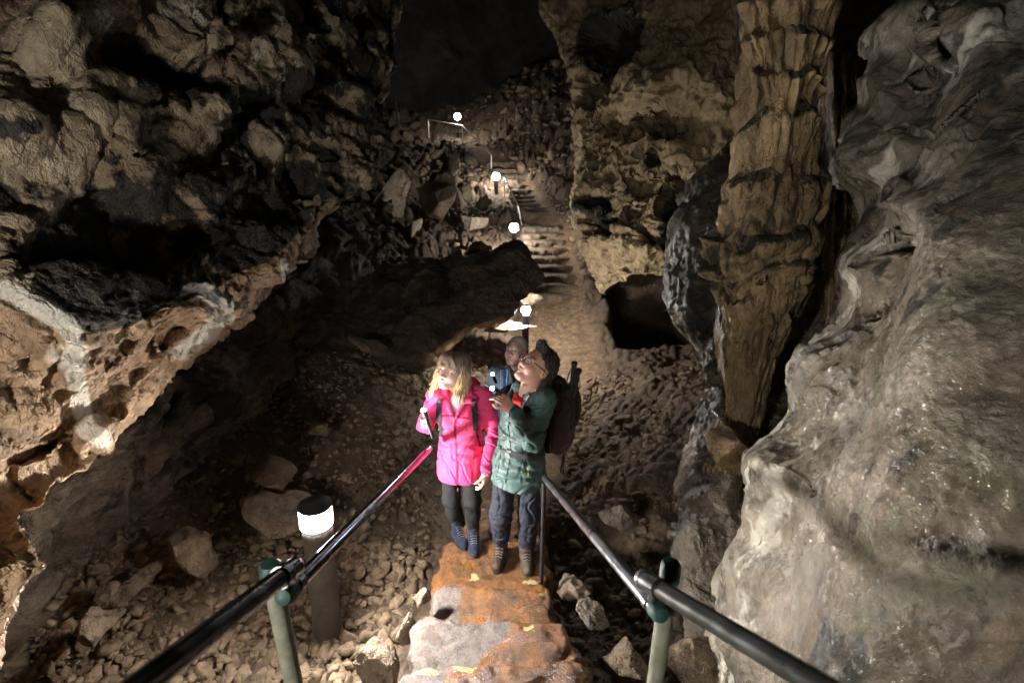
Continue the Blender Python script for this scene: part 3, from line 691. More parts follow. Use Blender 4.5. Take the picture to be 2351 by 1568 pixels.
nzt = fbm(np.stack([np.cos(Tm)*1.6, np.sin(Tm)*1.6, Zm*2.2], -1).reshape(-1, 3), 3, 97).reshape(Zm.shape)
up_ = sst(Zm, 1.1, 1.7)*np.clip(.55+1.3*nzt, .12, 1.15); hang = sst(fr, -.1, .5)
r = Rb*(.84+.20*prof*up_+.16*nzt+.10*(1-up_))+(.075*fl*(.35+.65*hang)*up_+.03*fl*(1-up_))*np.clip(Rb/.25, .5, 1.3)+.05*wob
r = r*(1+.10*np.cos(Tm-3.9))
G = np.stack([np.interp(Zm, ze, cxe)+r*np.cos(Tm)*1.05, np.interp(Zm, ze, cye)+r*np.sin(Tm), Zm], -1)
low = 1-sst(Zm, 1.2, 1.7); lump = np.exp(-((Zm-2.15)/.32)**2)
def fE(P):
    w = P+.03*np.stack([perlin(P*7, 1), perlin(P*7, 2), perlin(P*7, 3)], 1)
    f1, f2 = worley(w*np.array([8, 8, 8.]), 92)
    return lump.ravel()*.085*(.6-f1)+.030*fbm(P*np.array([5, 5, 1.8]), 4, 94)+.014*low.ravel()*(ridged(P*np.array([9, 9, 1.2]), 3, 95)-.5)+.008*fbm(P*np.array([24, 24, 10]), 4, 96)
G = displace(G, fE, wrap=True, towards=None, amp=1)
P = G.reshape(-1, 3)
flow_stain_shade = np.where(fr > 1-rimw*.9, .35, 0)*up_-.06+.34*np.clip(np.cos(Tm-.2), 0, 1)-.45*fl  # ledge stain, plus shade painted on the right side and in the flutes
base = np.array([1.84, 3.62, .3])
o = mesh_np('flowstone_column', P-base, gridF(nv, nu, True), M_flow, attrs={'stain_shade': flow_stain_shade.ravel(), 'calcite': np.zeros(len(P)), 'wet': (.5*low).ravel()}); o.location = base
tag(o, 'tall tiered yellow flowstone column with fluted drip curtains by the right wall', 'flowstone column')

# side curtains of the flowstone behind it
def curtain(px0, px1, py0, py1, d, seed, label):
    nu, nv = 130, 240
    u = np.linspace(-.15, 1.15, nu); v = np.linspace(0, 1, nv); Vv, Uu = np.meshgrid(v, u, indexing='ij')
    px = px0+(px1-px0)*Uu+(py0-py1)*0; py = py0+(py1-py0)*Vv
    px = px+(784-py)*.12*0+np.sin(Vv*5+seed)*8
    dd = d+.35*(np.abs(Uu-.5)*2)**2.5+.05*np.sin(Uu*22+seed+3*Vv)
    G = U(px, py, dd)
    G = displace(G, lambda P: .03*(ridged(P*np.array([7, 7, 1.3]), 4, seed)-.5)+.02*fbm(P*5, 4, seed+1), towards=CAMP)
    base = G.reshape(-1, 3)[-1].copy(); o = mesh_np('flowstone_curtain', G.reshape(-1, 3)-base, gridF(nv, nu), M_flow, attrs={'stain_shade': np.full(nu*nv, .12), 'wet': np.full(nu*nv, .5), 'calcite': np.zeros(nu*nv)}); o.location = base
    return tag(o, label, 'flowstone curtain')
curtain(1890,1990,120,800,4.25,301,'dark fluted curtain of flowstone filling the cleft right of the yellow column')
curtain(1652,1705,690,985,4.5,305,'thin brown flowstone sheet left of the lower yellow column')
o = boulder(1670,1018,3.85,140,180,M_flow,'bulging ochre flowstone mound under the foot of the yellow column',401,8,name='flowstone_mound',sub=6,amp=.6,cat='flowstone mound',depth=.35)
boulder(1660,1120,3.85,110,110,M_dark,'wet dark lump of rock below the ochre flowstone mound',402,0,sub=5)
# fringe of small stalactites under the mound
for i in range(9):
    px = 1618+i*12+random.uniform(-3, 3); py = 1078+random.uniform(-6, 6); c = U(px, py, 3.72+.03*abs(i-4)); L = random.uniform(.05, .11)
    n = 10; V = []; 
    for k in range(8):
        t = k/7; r_ = .016*(1-t)**.7+.002
        for j in range(n):
            a = j*2*math.pi/n; V.append((r_*math.cos(a)*(1+.2*math.sin(a*2+i)), r_*math.sin(a), -t*L))
    o = mesh_np('stalactite', np.array(V)+0, gridF(8, n, True), M_flow); o.location = c+np.array([0, 0, L*.4])
    tag(o, 'stubby stalactite hanging from the rim of the ochre flowstone mound', 'stalactite', 'stalactites under the flowstone mound')
# ================================================================= STEPS, RAILS, LAMPS
def roundbox(sx, sy, sz, n=(24, 16, 8), p=6.):
    key = {}; V = []; F = []
    def idx(pt):
        k = tuple(np.round(pt, 5))
        if k not in key: key[k] = len(V); V.append(pt)
        return key[k]
    for ax in range(3):
        a, b = [(1, 2), (2, 0), (0, 1)][ax]
        for sgn in (-1, 1):
            na, nb = n[a], n[b]
            I = np.empty((na+1, nb+1), int)
            for i in range(na+1):
                for j in range(nb+1):
                    q = [0, 0, 0]; q[ax] = sgn; q[a] = -1+2*i/na; q[b] = -1+2*j/nb; I[i, j] = idx(tuple(q))
            for i in range(na):
                for j in range(nb):
                    f = [I[i, j], I[i+1, j], I[i+1, j+1], I[i, j+1]]; F.append(f if sgn > 0 else f[::-1])
    V = np.array(V, float); L = (np.abs(V)**p).sum(1)**(1/p); V = V/L[:, None]
    N = np.sign(V)*np.abs(V)**(p-1)/np.array([sx, sy, sz]); N /= np.linalg.norm(N, axis=1)[:, None]
    return V*np.array([sx, sy, sz])/2, np.array(F), N
def step_mat():
    m, nt, b = nodes('muddy_step_stone'); N = NT(nt); v = N.n('TexCoord').outputs['Object']
    n1 = N.noise(v, 3.2, 6, .62, .5); n2 = N.noise(v, 26, 6, .7, 0, .3, .7); n3 = N.noise(v, 120, 4, .7, 0, .3, .7)
    at = N.attr('mud').outputs['Fac']
    f = N.ramp(N.math('ADD', at, N.math('MULTIPLY', N.math('SUBTRACT', n1, .5), 1.1)), .42, .56)
    grey = N.mix(n2, (.13, .105, .09), (.24, .20, .175)); org = N.mix(n2, (.22, .088, .022), (.38, .165, .048)); org = N.mix(N.noise(v, 7, 6, .65, .4, .42, .7), org, (.10, .055, .025))
    c = N.mix(f, grey, org); c = N.mix(N.math('MULTIPLY', n3, .4), c, (.05, .035, .025))
    pf = N.ramp(N.math('ADD', N.attr('pale').outputs['Fac'], N.math('MULTIPLY', N.math('SUBTRACT', N.noise(v, 19, 4, .7), .5), 2.2)), .60, .68)
    c = N.mix(pf, c, (.62, .47, .20)); nt.links.new(c, b.inputs['Base Color'])
    r = N.ramp(N.noise(v, 5, 6, .7, .3), .42, .60, .62, .20); nt.links.new(r, b.inputs['Roughness'])
    h = N.math('ADD', N.noise(v, 30, 7, .7), N.math('MULTIPLY', f, .12)); h = N.math('ADD', h, N.math('MULTIPLY', n3, .25))
    bp = N.n('Bump', i_Strength=.7, i_Distance=.02, i_Height=h); nt.links.new(bp.outputs[0], b.inputs['Normal'])
    return m
M_step = step_mat()
def step(parent, x0, x1, y0, y1, ztop, zbot, seed, mud, label=None, mat=None, n=(70, 44, 16), pale=(), amp=1., pv=(0, 0, 0)):
    sx, sy, sz = x1-x0, y1-y0, ztop-zbot
    V, F, N = roundbox(sx, sy, sz, n, 11)
    c = np.array([(x0+x1)/2, (y0+y1)/2, (ztop+zbot)/2]); P = V+c
    q = P+np.array([0, 0, seed*3.7])
    side = np.clip(1-np.abs(N[:, 2]), 0, 1)
    f, e = facets(q*np.array([5, 5, 5]), seed, .5, .3)
    f3, e3 = facets(q*np.array([3.2, 3.2, 1.])+.2*fbm(q*4, 2, seed)[:, None], seed+9, .10, .5)
    h = amp*(side*(.06*f+.09*fbm(q*np.array([3, 3, 2]), 4, seed+1))+.010*fbm(q*9, 4, seed+2)+(1-side)*(.014*fbm(q*2.5, 3, seed+4)+.007*f3-.006*np.exp(-(e3/.04)**2)+.007*(ridged(q*7, 3, seed+5)-.5))+side*.018*fbm(q*16, 3, seed+3))
    P = P+N*h[:, None]
    m = mud(P[:, 0], P[:, 1]); pl = np.zeros(len(P))
    for a, b_, ra, rb in pale: pl = np.maximum(pl, np.exp(-((P[:, 0]-a)/ra)**2-((P[:, 1]-b_)/rb)**2))
    o = mesh_np('step', P-np.array(pv), F, mat or M_step, parent, attrs={'mud': m, 'pale': pl})
    if label: o['label'] = label
    return o
st = empty('stone_staircase', (-.12, 3.0, -.3), 'near flight of worn muddy stone steps under the couple', 'staircase'); pv = st.location
fl = lambda a: (lambda x, y: np.full(x.shape, a))
step(st, -.56, .38, 1.00, 1.42, .68, -.1, 1, lambda x, y: .25+1.2*sst(x, -.28, -.16), pv=pv, pale=[(-.42,1.3,.16,.04)])
step(st, -.56, .36, 1.32, 1.80, .51, -.2, 2, lambda x, y: .34+1.1*sst(x, -.36, -.2), 'lowest full step, mud stained orange on its right half', pv=pv, pale=[(-.40,1.74,.12,.03),(-.22,1.76,.1,.03)])
step(st, -.53, .34, 1.70, 2.20, .34, -.3, 3, lambda x, y: .26+.75*sst(x+.2*np.sin(y*5), -.28, -.06), 'wide grey and brown wet step', pv=pv, pale=[(.10,2.13,.05,.03)])
step(st, -.52, .27, 2.10, 2.60, .17, -.4, 4, lambda x, y: .2+1.1*sst(x, -.38, -.22), 'bright orange step with a grey left third', pv=pv, pale=[(.20,2.52,.04,.02)])
step(st, -.56, .24, 2.50, 3.24, .0, -.6, 5, fl(.72), 'platform step the couple stand on', pv=pv, pale=[(-.27,2.82,.05,.05),(-.14,2.68,.035,.03),(.13,2.78,.08,.035)])
step(st, -.48, .26, 3.14, 3.66, -.17, -.8, 6, fl(.8), pv=pv)
step(st, -.46, .26, 3.58, 4.05, -.34, -.9, 7, fl(.8), pv=pv)
step(st, -.45, .28, 3.97, 4.4, -.50, -1., 8, fl(.7), pv=pv)
fs = empty('far_staircase', (1.0, 11.3, .0), 'distant flight of stone steps climbing past the dark slab', 'staircase'); pv = fs.location
M_fstep = rock_mat('far_step_stone', (.20, .15, .105), (.14, .105, .07), (.06, .045, .033), .58, .7, 1.6, (.6, .9), .6, 1.4, 1.4)
for i in range(9):
    y0 = 10.0+i*.345; zt = .14+i*.125; xc = 1.02-.02*i
    step(fs, xc-.62, xc+.40, y0, y0+.48, zt, zt-.45, 20+i, fl(.3), mat=M_fstep, n=(44, 14, 8), amp=1.3, pv=pv)
us = empty('upper_staircase', (.3, 16.5, 1.6), 'highest flight of rough steps rising to the railed terrace', 'staircase'); pv = us.location
for i in range(11):
    t = i/10; y0 = 14.4+i*.42; x = np.interp(y0, PATH[:, 1], PATH[:, 0]); zt = float(gz(x, y0+.2))+.10
    step(us, x-.42, x+.42, y0, y0+.5, zt, zt-.4, 40+i, fl(.3), mat=M_fstep, n=(30, 10, 6), amp=1.4, pv=pv)
for i, (px, py, s) in enumerate([(1105,1345,0)]): pass

M_steel = simple_mat('dark_steel_tube', (.10, .105, .10), .33, .75, .05, 60, .25, 12)
M_tubeL = simple_mat('left_steel_tube', (.055, .05, .06), .20, .85, .04, 60, .25, 12)
M_post = simple_mat('weathered_post_coat', (.20, .20, .145), .62, .1, .25, 90, .25, 18)
M_cap = simple_mat('green_plastic_cap', (.012, .055, .040), .6, 0, .05, 60, .15, 20)
M_lpost2 = simple_mat('dark_post_coat', (.06, .055, .045), .6, .1, .2, 90, .25, 18)
M_black = simple_mat('black_metal', (.02, .02, .022), .5, .2, .1, 80, .2, 20)
M_white = simple_mat('galvanised_tube', (.62, .60, .55), .35, .5, 0, 50, .1, 10)
def tube(pts, r, n=20, caps=True, taper=None):
    """solid tube through points, radius r or list"""
    pts = np.array(pts, float); m = len(pts); R = np.full(m, r) if np.isscalar(r) else np.array(r, float)
    T = np.gradient(pts, axis=0); T /= np.linalg.norm(T, axis=1)[:, None]
    up = np.array([0, 0, 1.]) if abs(T[0][2]) < .9 else np.array([1., 0, 0])
    V = []
    a = np.cross(T[0], up); a /= np.linalg.norm(a)
    for i in range(m):
        a = a-T[i]*(a@T[i]); a /= np.linalg.norm(a); b = np.cross(T[i], a)
        for j in range(n):
            t = 2*math.pi*j/n; V.append(pts[i]+R[i]*(math.cos(t)*a+math.sin(t)*b))
    F = gridF(m, n, True).tolist()
    if caps:
        V.append(pts[0]); V.append(pts[-1]); c0, c1 = len(V)-2, len(V)-1
        for j in range(n):
            F.append([c0, (j+1) % n, j, j]); F.append([c1, (m-1)*n+j, (m-1)*n+(j+1) % n, (m-1)*n+(j+1) % n])
    return np.array(V), F
def mesh_any(name, parts, mat, parent=None, smooth=True, attrs=None):
    V = []; F = []; off = 0
    for v, f in parts:
        V += [tuple(p) for p in v]
        for q in f:
            q = [int(k)+off for k in q]; qq = []
            for k in q:
                if k not in qq: qq.append(k)
            F.append(qq)
        off += len(v)
    me = bpy.data.meshes.new(name); me.from_pydata(V, [], F); me.update()
    if smooth:
        me.polygons.foreach_set('use_smooth', [True]*len(me.polygons))
        try: me.set_sharp_from_angle(angle=math.radians(40))
        except Exception: pass
    if mat: me.materials.append(mat)
    o = bpy.data.objects.new(name, me); COL.objects.link(o)
    if parent: o.parent = parent
    return o
def rel(parts, base): return [(np.array(v)-np.array(base), f) for v, f in parts]
def lathe(prof, n=32, c=(0, 0, 0)):
    V = []; 
    for r, z in prof:
        for j in range(n):
            a = 2*math.pi*j/n; V.append((c[0]+max(r, 1e-4)*math.cos(a), c[1]+max(r, 1e-4)*math.sin(a), c[2]+z))
    return np.array(V), gridF(len(prof), n, True).tolist()
def sag(a, b, n=14):
    t = np.linspace(0, 1, n)[:, None]; return np.array(a)*(1-t)+np.array(b)*t

# near handrails: world points
LJ = U(668, 1322, 1.30); RJ = U(1500, 1350, 1.42)
def handrail(side, name, label, near_a, near_b, far_a, far_b, posttop, postpx, d, matr, extra_posts):
    base = np.array([posttop[0], posttop[1], float(gz(posttop[0], posttop[1]))])
    e = empty(name, base, label, 'handrail')
    mesh_any('rail', rel([tube(sag(near_a, near_b), .0235, 28)], base), matr, e)['label'] = 'nearer and higher length of steel rail'
    mesh_any('rail', rel([tube(sag(far_a, far_b), .0225, 28)], base), matr, e)['label'] = 'length of steel rail running down to the couple'
    # end caps on the rail ends
    dv = (far_b-far_a)/np.linalg.norm(far_b-far_a)
    mesh_any('end_cap', rel([tube([far_b-dv*.012, far_b+dv*.02, far_b+dv*.034, far_b+dv*.040], [.0265, .0265, .020, .006], 24)], base), M_cap, e)
    dn = (near_a-near_b)/np.linalg.norm(near_a-near_b)
    mesh_any('end_cap', rel([tube([near_a-dn*.004, near_a+dn*.010, near_a+dn*.018, near_a+dn*.021], [.0245, .0245, .018, .006], 24)], base), matr, e)
    pt = np.array(posttop); pb = np.array([pt[0], pt[1], base[2]-.15])
    mesh_any('post', rel([tube([pb, pt-np.array([0, 0, .03])], .025, 26)], base), M_post, e)
    cz = pt
    mesh_any('post_cap', rel([tube([cz-np.array([0, 0, .055]), cz-np.array([0, 0, .006]), cz+np.array([0, 0, .004]), cz+np.array([0, 0, .006])], [.0285, .0285, .022, .004], 28)], base), M_cap, e)
    mid = (near_a+far_b)/2
    mesh_any('bracket', rel([tube([far_b-dv*.05+np.array([0, 0, .0]), near_a-dn*.06], .012, 14), tube([near_a-dn*.075, near_a-dn*.045], .0275, 24), tube([far_b-dv*.06, far_b-dv*.03], .0265, 24),
                           tube([near_a-dn*.06, np.array([pt[0], pt[1], pt[2]-.085])], .010, 12)], base), M_steel, e)
    for q in extra_posts:
        q = np.array(q); mesh_any('post', rel([tube([[q[0], q[1], q[2]-1.25], q], .014, 18)], base), M_black, e)
    return e
la, lb = U(675, 1302, 1.30), U(150, 1705, .66)
fa, fb = U(985, 1030, 3.42), U(662, 1358, 1.34)
handrail(-1, 'handrail', 'dark shiny steel handrail crossing the lower left past the lamp', la, lb, fa, fb, U(619, 1296, 1.36), None, 1.36, M_tubeL, [])
ra, rb = U(1478, 1330, 1.40), U(2150, 1735, .72)
ga, gb = U(1252, 1098, 3.15), U(1508, 1400, 1.46)
handrail(1, 'handrail', 'grey steel handrail running down the right side of the steps', ra, rb, ga, gb, U(1541, 1294, 1.44), None, 1.44, M_steel, [U(1249, 1108, 3.18)])

# bollard lamps
def lamp_mat(name, s, col=(1., .95, .90)):
    m = bpy.data.materials.new(name); m.use_nodes = True; nt = m.node_tree; nt.nodes.clear()
    o = nt.nodes.new('ShaderNodeOutputMaterial'); e = nt.nodes.new('ShaderNodeEmission'); e.inputs[0].default_value = (*col, 1); e.inputs[1].default_value = s
    nt.links.new(e.outputs[0], o.inputs[0]); return m
M_lpost = simple_mat('lamp_post_bark_brown', (.055, .046, .038), .8, 0, .6, 40, .4, 9)
M_lcap = simple_mat('lamp_hood_metal', (.035, .04, .04), .35, .6, 0, 50, .2, 10)
def A2(x, y): return np.array([x, y, 0.])
def bollard(base, label, r, H, hr, hh, E, group='lamp posts along the path', mat=None, tilt=(0, 0), square=False, capr=1.12, ncap=.03, arc=None, globe=False):
    e = empty('lamp_post', base, label, 'lamp post', group)
    lean = np.array([tilt[0], tilt[1], 1.]); zt = H-hh-ncap
    k = 16; zz = np.linspace(-.2, zt, k); pts = np.stack([zz*lean[0], zz*lean[1], zz], 1)
    rr = r*(1+.04*np.sin(zz*17)+.03*np.sin(zz*41)); rr[-1] = r
    mesh_any('post', [tube(pts, rr if not square else r, 4 if square else 28)], mat or M_black, e)
    c = lean*zt; up = lean/np.linalg.norm(lean)
    if globe:
        n_ = 14; pf = [(hr*math.sin(math.pi*k/n_)*1.0, hr*(1-math.cos(math.pi*k/n_))) for k in range(n_+1)]
        V_, F_ = lathe(pf, 28); mesh_any('diffuser', [(V_+c, F_)], lamp_mat('lamp_glow', E), e)
        mesh_any('hood', [tube([c+up*(2*hr-.012), c+up*(2*hr-.004), c+up*(2*hr+.006), c+up*(2*hr+.012), c+up*(2*hr+.013)], [hr*.62, hr*.66, hr*.6, hr*.3, .001], 28)], M_lcap, e)
        return e
    if arc is None: mesh_any('diffuser', [tube([c, c+up*.004, c+up*(hh-.004), c+up*hh], [hr*.8, hr, hr, hr*.8], 32)], lamp_mat('lamp_glow', E), e)
    else:      # glass only on the open side, a sheet metal shield round the back
        for nm, (a0, a1), m_, rr_ in (('diffuser', arc, lamp_mat('lamp_glow', E), hr), ('shield', (arc[1], arc[0]+360), M_lcap, hr*1.05)):
            an = np.radians(np.linspace(a0, a1, 25)); cols = []
            for q in an:
                u_ = A2(math.cos(q), math.sin(q)); cols.append([c+u_*(rr_*.75)+up*.001, c+u_*rr_+up*.006, c+u_*rr_+up*(hh-.001), c+u_*(rr_*.8)+up*hh])
            G_ = np.array(cols); mesh_any(nm, [(G_.reshape(-1, 3), gridF(25, 4, True).tolist())], m_, e)
        mesh_any('base_ring', [tube([c-up*.018, c-up*.002, c, c+up*.0005], [r*1.02, hr*.95, hr*.95, .001], 32)], M_lcap, e)
    mesh_any('hood', [tube([c+up*(hh-.001), c+up*(hh+.001), c+up*(hh+.012), c+up*(hh+ncap*.7), c+up*(hh+ncap), c+up*(hh+ncap+.001)], [hr*.7, hr*capr, hr*capr, hr*.7, hr*.2, .001], 32)], M_lcap, e)
    return e
b1 = U(755, 1462, 3.38); top1 = U(722, 1150, 3.05); lean = (top1-b1)/(top1-b1)[2]
bollard(b1, 'thick brown lamp post with a hooded white light beside the left handrail', .088, (top1-b1)[2], .094, .125, 660, None, M_lpost, (lean[0], lean[1]), capr=1.06, ncap=.035, arc=(-152, 40))
c = U(1207, 705, 8.05); zb = float(gz(c[0], c[1])); bollard((c[0], c[1], zb), 'black lamp post just behind the two men', .055, c[2]-zb, .072, .09, 560, globe=True)
c = U(1180, 517, 11.6); zb = float(gz(c[0], c[1]))-.2; bollard((c[0], c[1], zb), 'lamp post showing over the top of the dark slab', .06, c[2]-zb, .10, .12, 190, globe=True)
c = U(1139, 402, 16.0); zb = float(PY(1139, 465, c[1])[2]); bollard((c[0], c[1], zb), 'black lamp post beside the upper path, second from the top', .065, c[2]-zb, .115, .13, 130, globe=True)
c = U(1050, 266, 19.2); zb = float(PY(1050, 328, c[1])[2]); bollard((c[0], c[1], zb), 'highest lamp post at the corner of the railed terrace', .03, c[2]-zb, .12, .12, 90, globe=True)
# unseen lamp put behind the camera to light the near walls
bollard((-1.45, -.75, 1.35), 'unseen lamp post behind the viewer left of the steps', .088, 1.0, .12, .12, 360, None, M_lpost, capr=1.05)

# far railings
def railing(name, label, tops, foot, rr=.022, pr=.022, skip=()):
    base = np.array(tops[0])-np.array([0, 0, foot]); e = empty(name, base, label, 'railing')
    for a, b in zip(tops[:-1], tops[1:]): mesh_any('rail', rel([tube(sag(a, b, 5), rr, 12)], base), M_white, e)
    for i, q in enumerate(tops):
        if i in skip: continue
        mesh_any('post', rel([tube([np.array(q)-np.array([0, 0, foot]), q], pr, 12)], base), M_white, e)
    return e
railing('railing', 'thin white railing on the high terrace running down from the top lamp', [U(983, 275, 20.2), U(1061, 289, 18.9), U(1128, 357, 17.4)], .95)
railing('railing', 'white railing bending down beside the middle of the upper path', [U(1158, 408, 15.6), U(1190, 474, 14.6), U(1207, 560, 12.6)], .92, skip=(2,))
s = empty('sign_post', U(915, 325, 19.5), 'slim pole with two faint grey panels on the dark upper left terrace', 'sign post')
mesh_any('pole', [tube([(0, 0, -.3), (0, 0, 1.6)], .02, 8)], M_black, s)
for dx in (-.08, .07):
    V, F, N = roundbox(.09, .02, .52, (2, 1, 4), 20); mesh_any('panel', [(V+np.array([dx, -.03, .75]), F.tolist())], M_post, s)
# ================================================================= BODIES: blended volumes -> one continuous surface
from mathutils.bvhtree import BVHTree
def A3(*v): return np.array(v, float)
def cap(a, b, ra, rb, k=.02, op='u'):
    a, b = np.array(a, float), np.array(b, float); ab = b-a; L = max(ab@ab, 1e-9)
    def f(P):
        t = np.clip(((P-a)@ab)/L, 0, 1); return np.linalg.norm(P-a-t[:, None]*ab, axis=1)-(ra+(rb-ra)*t)
    return (f, op, k)
def ell(c, r, R=None, k=.02, op='u'):
    c, r = np.array(c, float), np.array(r, float)
    def f(P):
        q = P-c
        if R is not None: q = q@R
        k0 = np.linalg.norm(q/r, axis=1); k1 = np.linalg.norm(q/(r*r), axis=1); return k0*(k0-1)/np.maximum(k1, 1e-6)
    return (f, op, k)
def fr(o, R, prim):
    """put a primitive defined in a local frame (origin o, axes columns of R) into the world"""
    f, op, k = prim; o = np.array(o, float)
    return (lambda P: f((P-o)@R), op, k)
def loft(C, k=.02, op='u', p=2.2):
    """C: rows (z, cx, cy, a, b, yaw)"""
    C = np.array(C, float); C = C[np.argsort(C[:, 0])]
    def f(P):
        z = P[:, 2]; cx, cy, a, b, yw = [np.interp(z, C[:, 0], C[:, i]) for i in range(1, 6)]
        x, y = P[:, 0]-cx, P[:, 1]-cy; c, s = np.cos(yw), np.sin(yw); u, v = x*c+y*s, -x*s+y*c
        r = (np.abs(u/a)**p+np.abs(v/b)**p)**(1/p); d = (r-1)*np.minimum(a, b)
        e = np.maximum(C[0, 0]-z, z-C[-1, 0])
        return np.where((d > 0) & (e > 0), np.sqrt(np.maximum(d, 0)**2+np.maximum(e, 0)**2), np.maximum(d, e))
    return (f, op, k)
def combine(d, e, op, k):
    if op == 'u':
        h = np.clip(.5+.5*(d-e)/k, 0, 1); return d*(1-h)+e*h-k*h*(1-h)
    h = np.clip(.5-.5*(d+e)/k, 0, 1); return d*(1-h)-e*h+k*h*(1-h)
def sdf_mesh(prims, lo, hi, h):
    lo = np.array(lo, float); hi = np.array(hi, float); B = 8
    nb = np.ceil((hi-lo)/(h*B)).astype(int); n = nb*B+1
    bi = np.stack(np.meshgrid(*[np.arange(k) for k in nb], indexing='ij'), -1).reshape(-1, 3)
    ctr = lo+(bi+.5)*B*h; br = B*h*.87
    BIG = .08; dc = np.full(len(ctr), BIG); need = []
    for f, op, k in prims:
        e = f(ctr); need.append(e < br*1.35+k*1.1); dc = combine(dc, np.minimum(e, BIG) if op == 'u' else e, op, k)
    act = (np.abs(dc) < br*1.6+.01)
    V = np.full(n, 1., dtype=np.float32)
    ins = bi[(~act) & (dc < 0)]
    for b in ins: V[b[0]*B:b[0]*B+B+1, b[1]*B:b[1]*B+B+1, b[2]*B:b[2]*B+B+1] = -1
    ai = np.where(act)[0]; o9 = np.stack(np.meshgrid(*[np.arange(B+1)]*3, indexing='ij'), -1).reshape(-1, 3)
    D = np.full((len(ai), len(o9)), BIG, dtype=np.float64)
    for (f, op, k), nd in zip(prims, need):
        w = np.where(nd[ai])[0]
        if len(w) == 0: continue
        P = (lo+(bi[ai[w]][:, None]*B+o9[None])*h).reshape(-1, 3)
        D[w] = combine(D[w], f(P).reshape(len(w), -1), op, k)
    for j, i in enumerate(ai):
        b = bi[i]*B; V[b[0]:b[0]+B+1, b[1]:b[1]+B+1, b[2]:b[2]+B+1] = D[j].reshape(B+1, B+1, B+1)
    # surface nets
    S = V < 0; n0, n1, n2 = V.shape
    cs = np.zeros((n0-1, n1-1, n2-1), np.int8)
    for a in (0, 1):
        for b in (0, 1):
            for c in (0, 1): cs += S[a:n0-1+a, b:n1-1+b, c:n2-1+c]
    cell = np.argwhere((cs > 0) & (cs < 8)); idm = np.full(cs.shape, -1, np.int32); idm[tuple(cell.T)] = np.arange(len(cell))
    acc = np.zeros((len(cell), 3)); cnt = np.zeros(len(cell))
    cor = [(a, b, c) for a in (0, 1) for b in (0, 1) for c in (0, 1)]
    for p in cor:
        for ax in range(3):
            if p[ax]: continue
            q = list(p); q[ax] = 1
            v0 = V[tuple((cell+p).T)]; v1 = V[tuple((cell+q).T)]; m = (v0 < 0) != (v1 < 0)
            t = np.where(m, v0/np.where(v0 == v1, 1, v0-v1), 0); pt = np.tile(np.array(p, float), (len(cell), 1)); pt[:, ax] += t
            acc += pt*m[:, None]; cnt += m
    vert = lo+(cell+acc/cnt[:, None])*h
    F = []
    for ax in range(3):
        u, v = (ax+1) % 3, (ax+2) % 3; sl0 = [slice(1, -1)]*3; sl1 = [slice(1, -1)]*3; sl0[ax] = slice(0, -1); sl1[ax] = slice(1, None)
        a = S[tuple(sl0)]; b = S[tuple(sl1)]; e = np.argwhere(a != b)
        if not len(e): continue
        fl = a[tuple(e.T)]; e = e+1; e[:, ax] -= 1
        du = np.zeros(3, int); du[u] = 1; dv = np.zeros(3, int); dv[v] = 1
        q = [idm[tuple((e-x).T)] for x in (du*0, du, du+dv, dv)]; q = np.stack(q, 1)
        q[~fl] = q[~fl][:, ::-1]; F.append(q)
    F = np.concatenate(F); F = F[(F >= 0).all(1)]
    return vert, F
def vnorm(V, F):
    n = np.cross(V[F[:, 2]]-V[F[:, 0]], V[F[:, 3]]-V[F[:, 1]]) if F.shape[1] == 4 else np.cross(V[F[:, 1]]-V[F[:, 0]], V[F[:, 2]]-V[F[:, 0]])
    N = np.zeros_like(V)
    for k in range(F.shape[1]): np.add.at(N, F[:, k], n)
    return N/np.maximum(np.linalg.norm(N, axis=1), 1e-12)[:, None]
def sdf_obj(name, prims, lo, hi, h, mat, parent=None, base=(0, 0, 0), disp=None, col=None, smooth_it=1):
    V, F = sdf_mesh(prims, lo, hi, h)
    for _ in range(smooth_it):   # light relaxation removes grid stepping
        acc = np.zeros_like(V); c = np.zeros(len(V))
        for a, b in ((0, 1), (1, 2), (2, 3), (3, 0)):
            np.add.at(acc, F[:, a], V[F[:, b]]); np.add.at(acc, F[:, b], V[F[:, a]]); np.add.at(c, F[:, a], 1); np.add.at(c, F[:, b], 1)
        V = V*.5+.5*acc/np.maximum(c, 1)[:, None]
    if disp is not None:
        N = vnorm(V, F); V = V+N*disp(V, N)[:, None]
    at = {'col': col(V, vnorm(V, F))} if col is not None else None
    o = mesh_np(name, V-np.array(base), F, mat, parent, attrs=at)
    if parent is None: o.location = base
    o['_n'] = len(V); del o['_n']
    return o, V, F
def bvh(V, F): return BVHTree.FromPolygons([tuple(v) for v in V], [tuple(int(i) for i in f) for f in F])
def proj(bv, pts, frm, off=.003):
    """drop points onto a surface, shooting from the point frm side"""
    out = []; last = None
    for p in pts:
        p = Vector(p); d = (p-Vector(frm)).normalized(); hit = bv.ray_cast(p-d*.8, d)
        if hit[0] is None:
            h2 = bv.find_nearest(p); hit = h2
        q = hit[0]+hit[1]*off if hit[1].dot(d) < 0 else hit[0]-hit[1]*off
        out.append(np.array(q)); last = q
    return np.array(out)
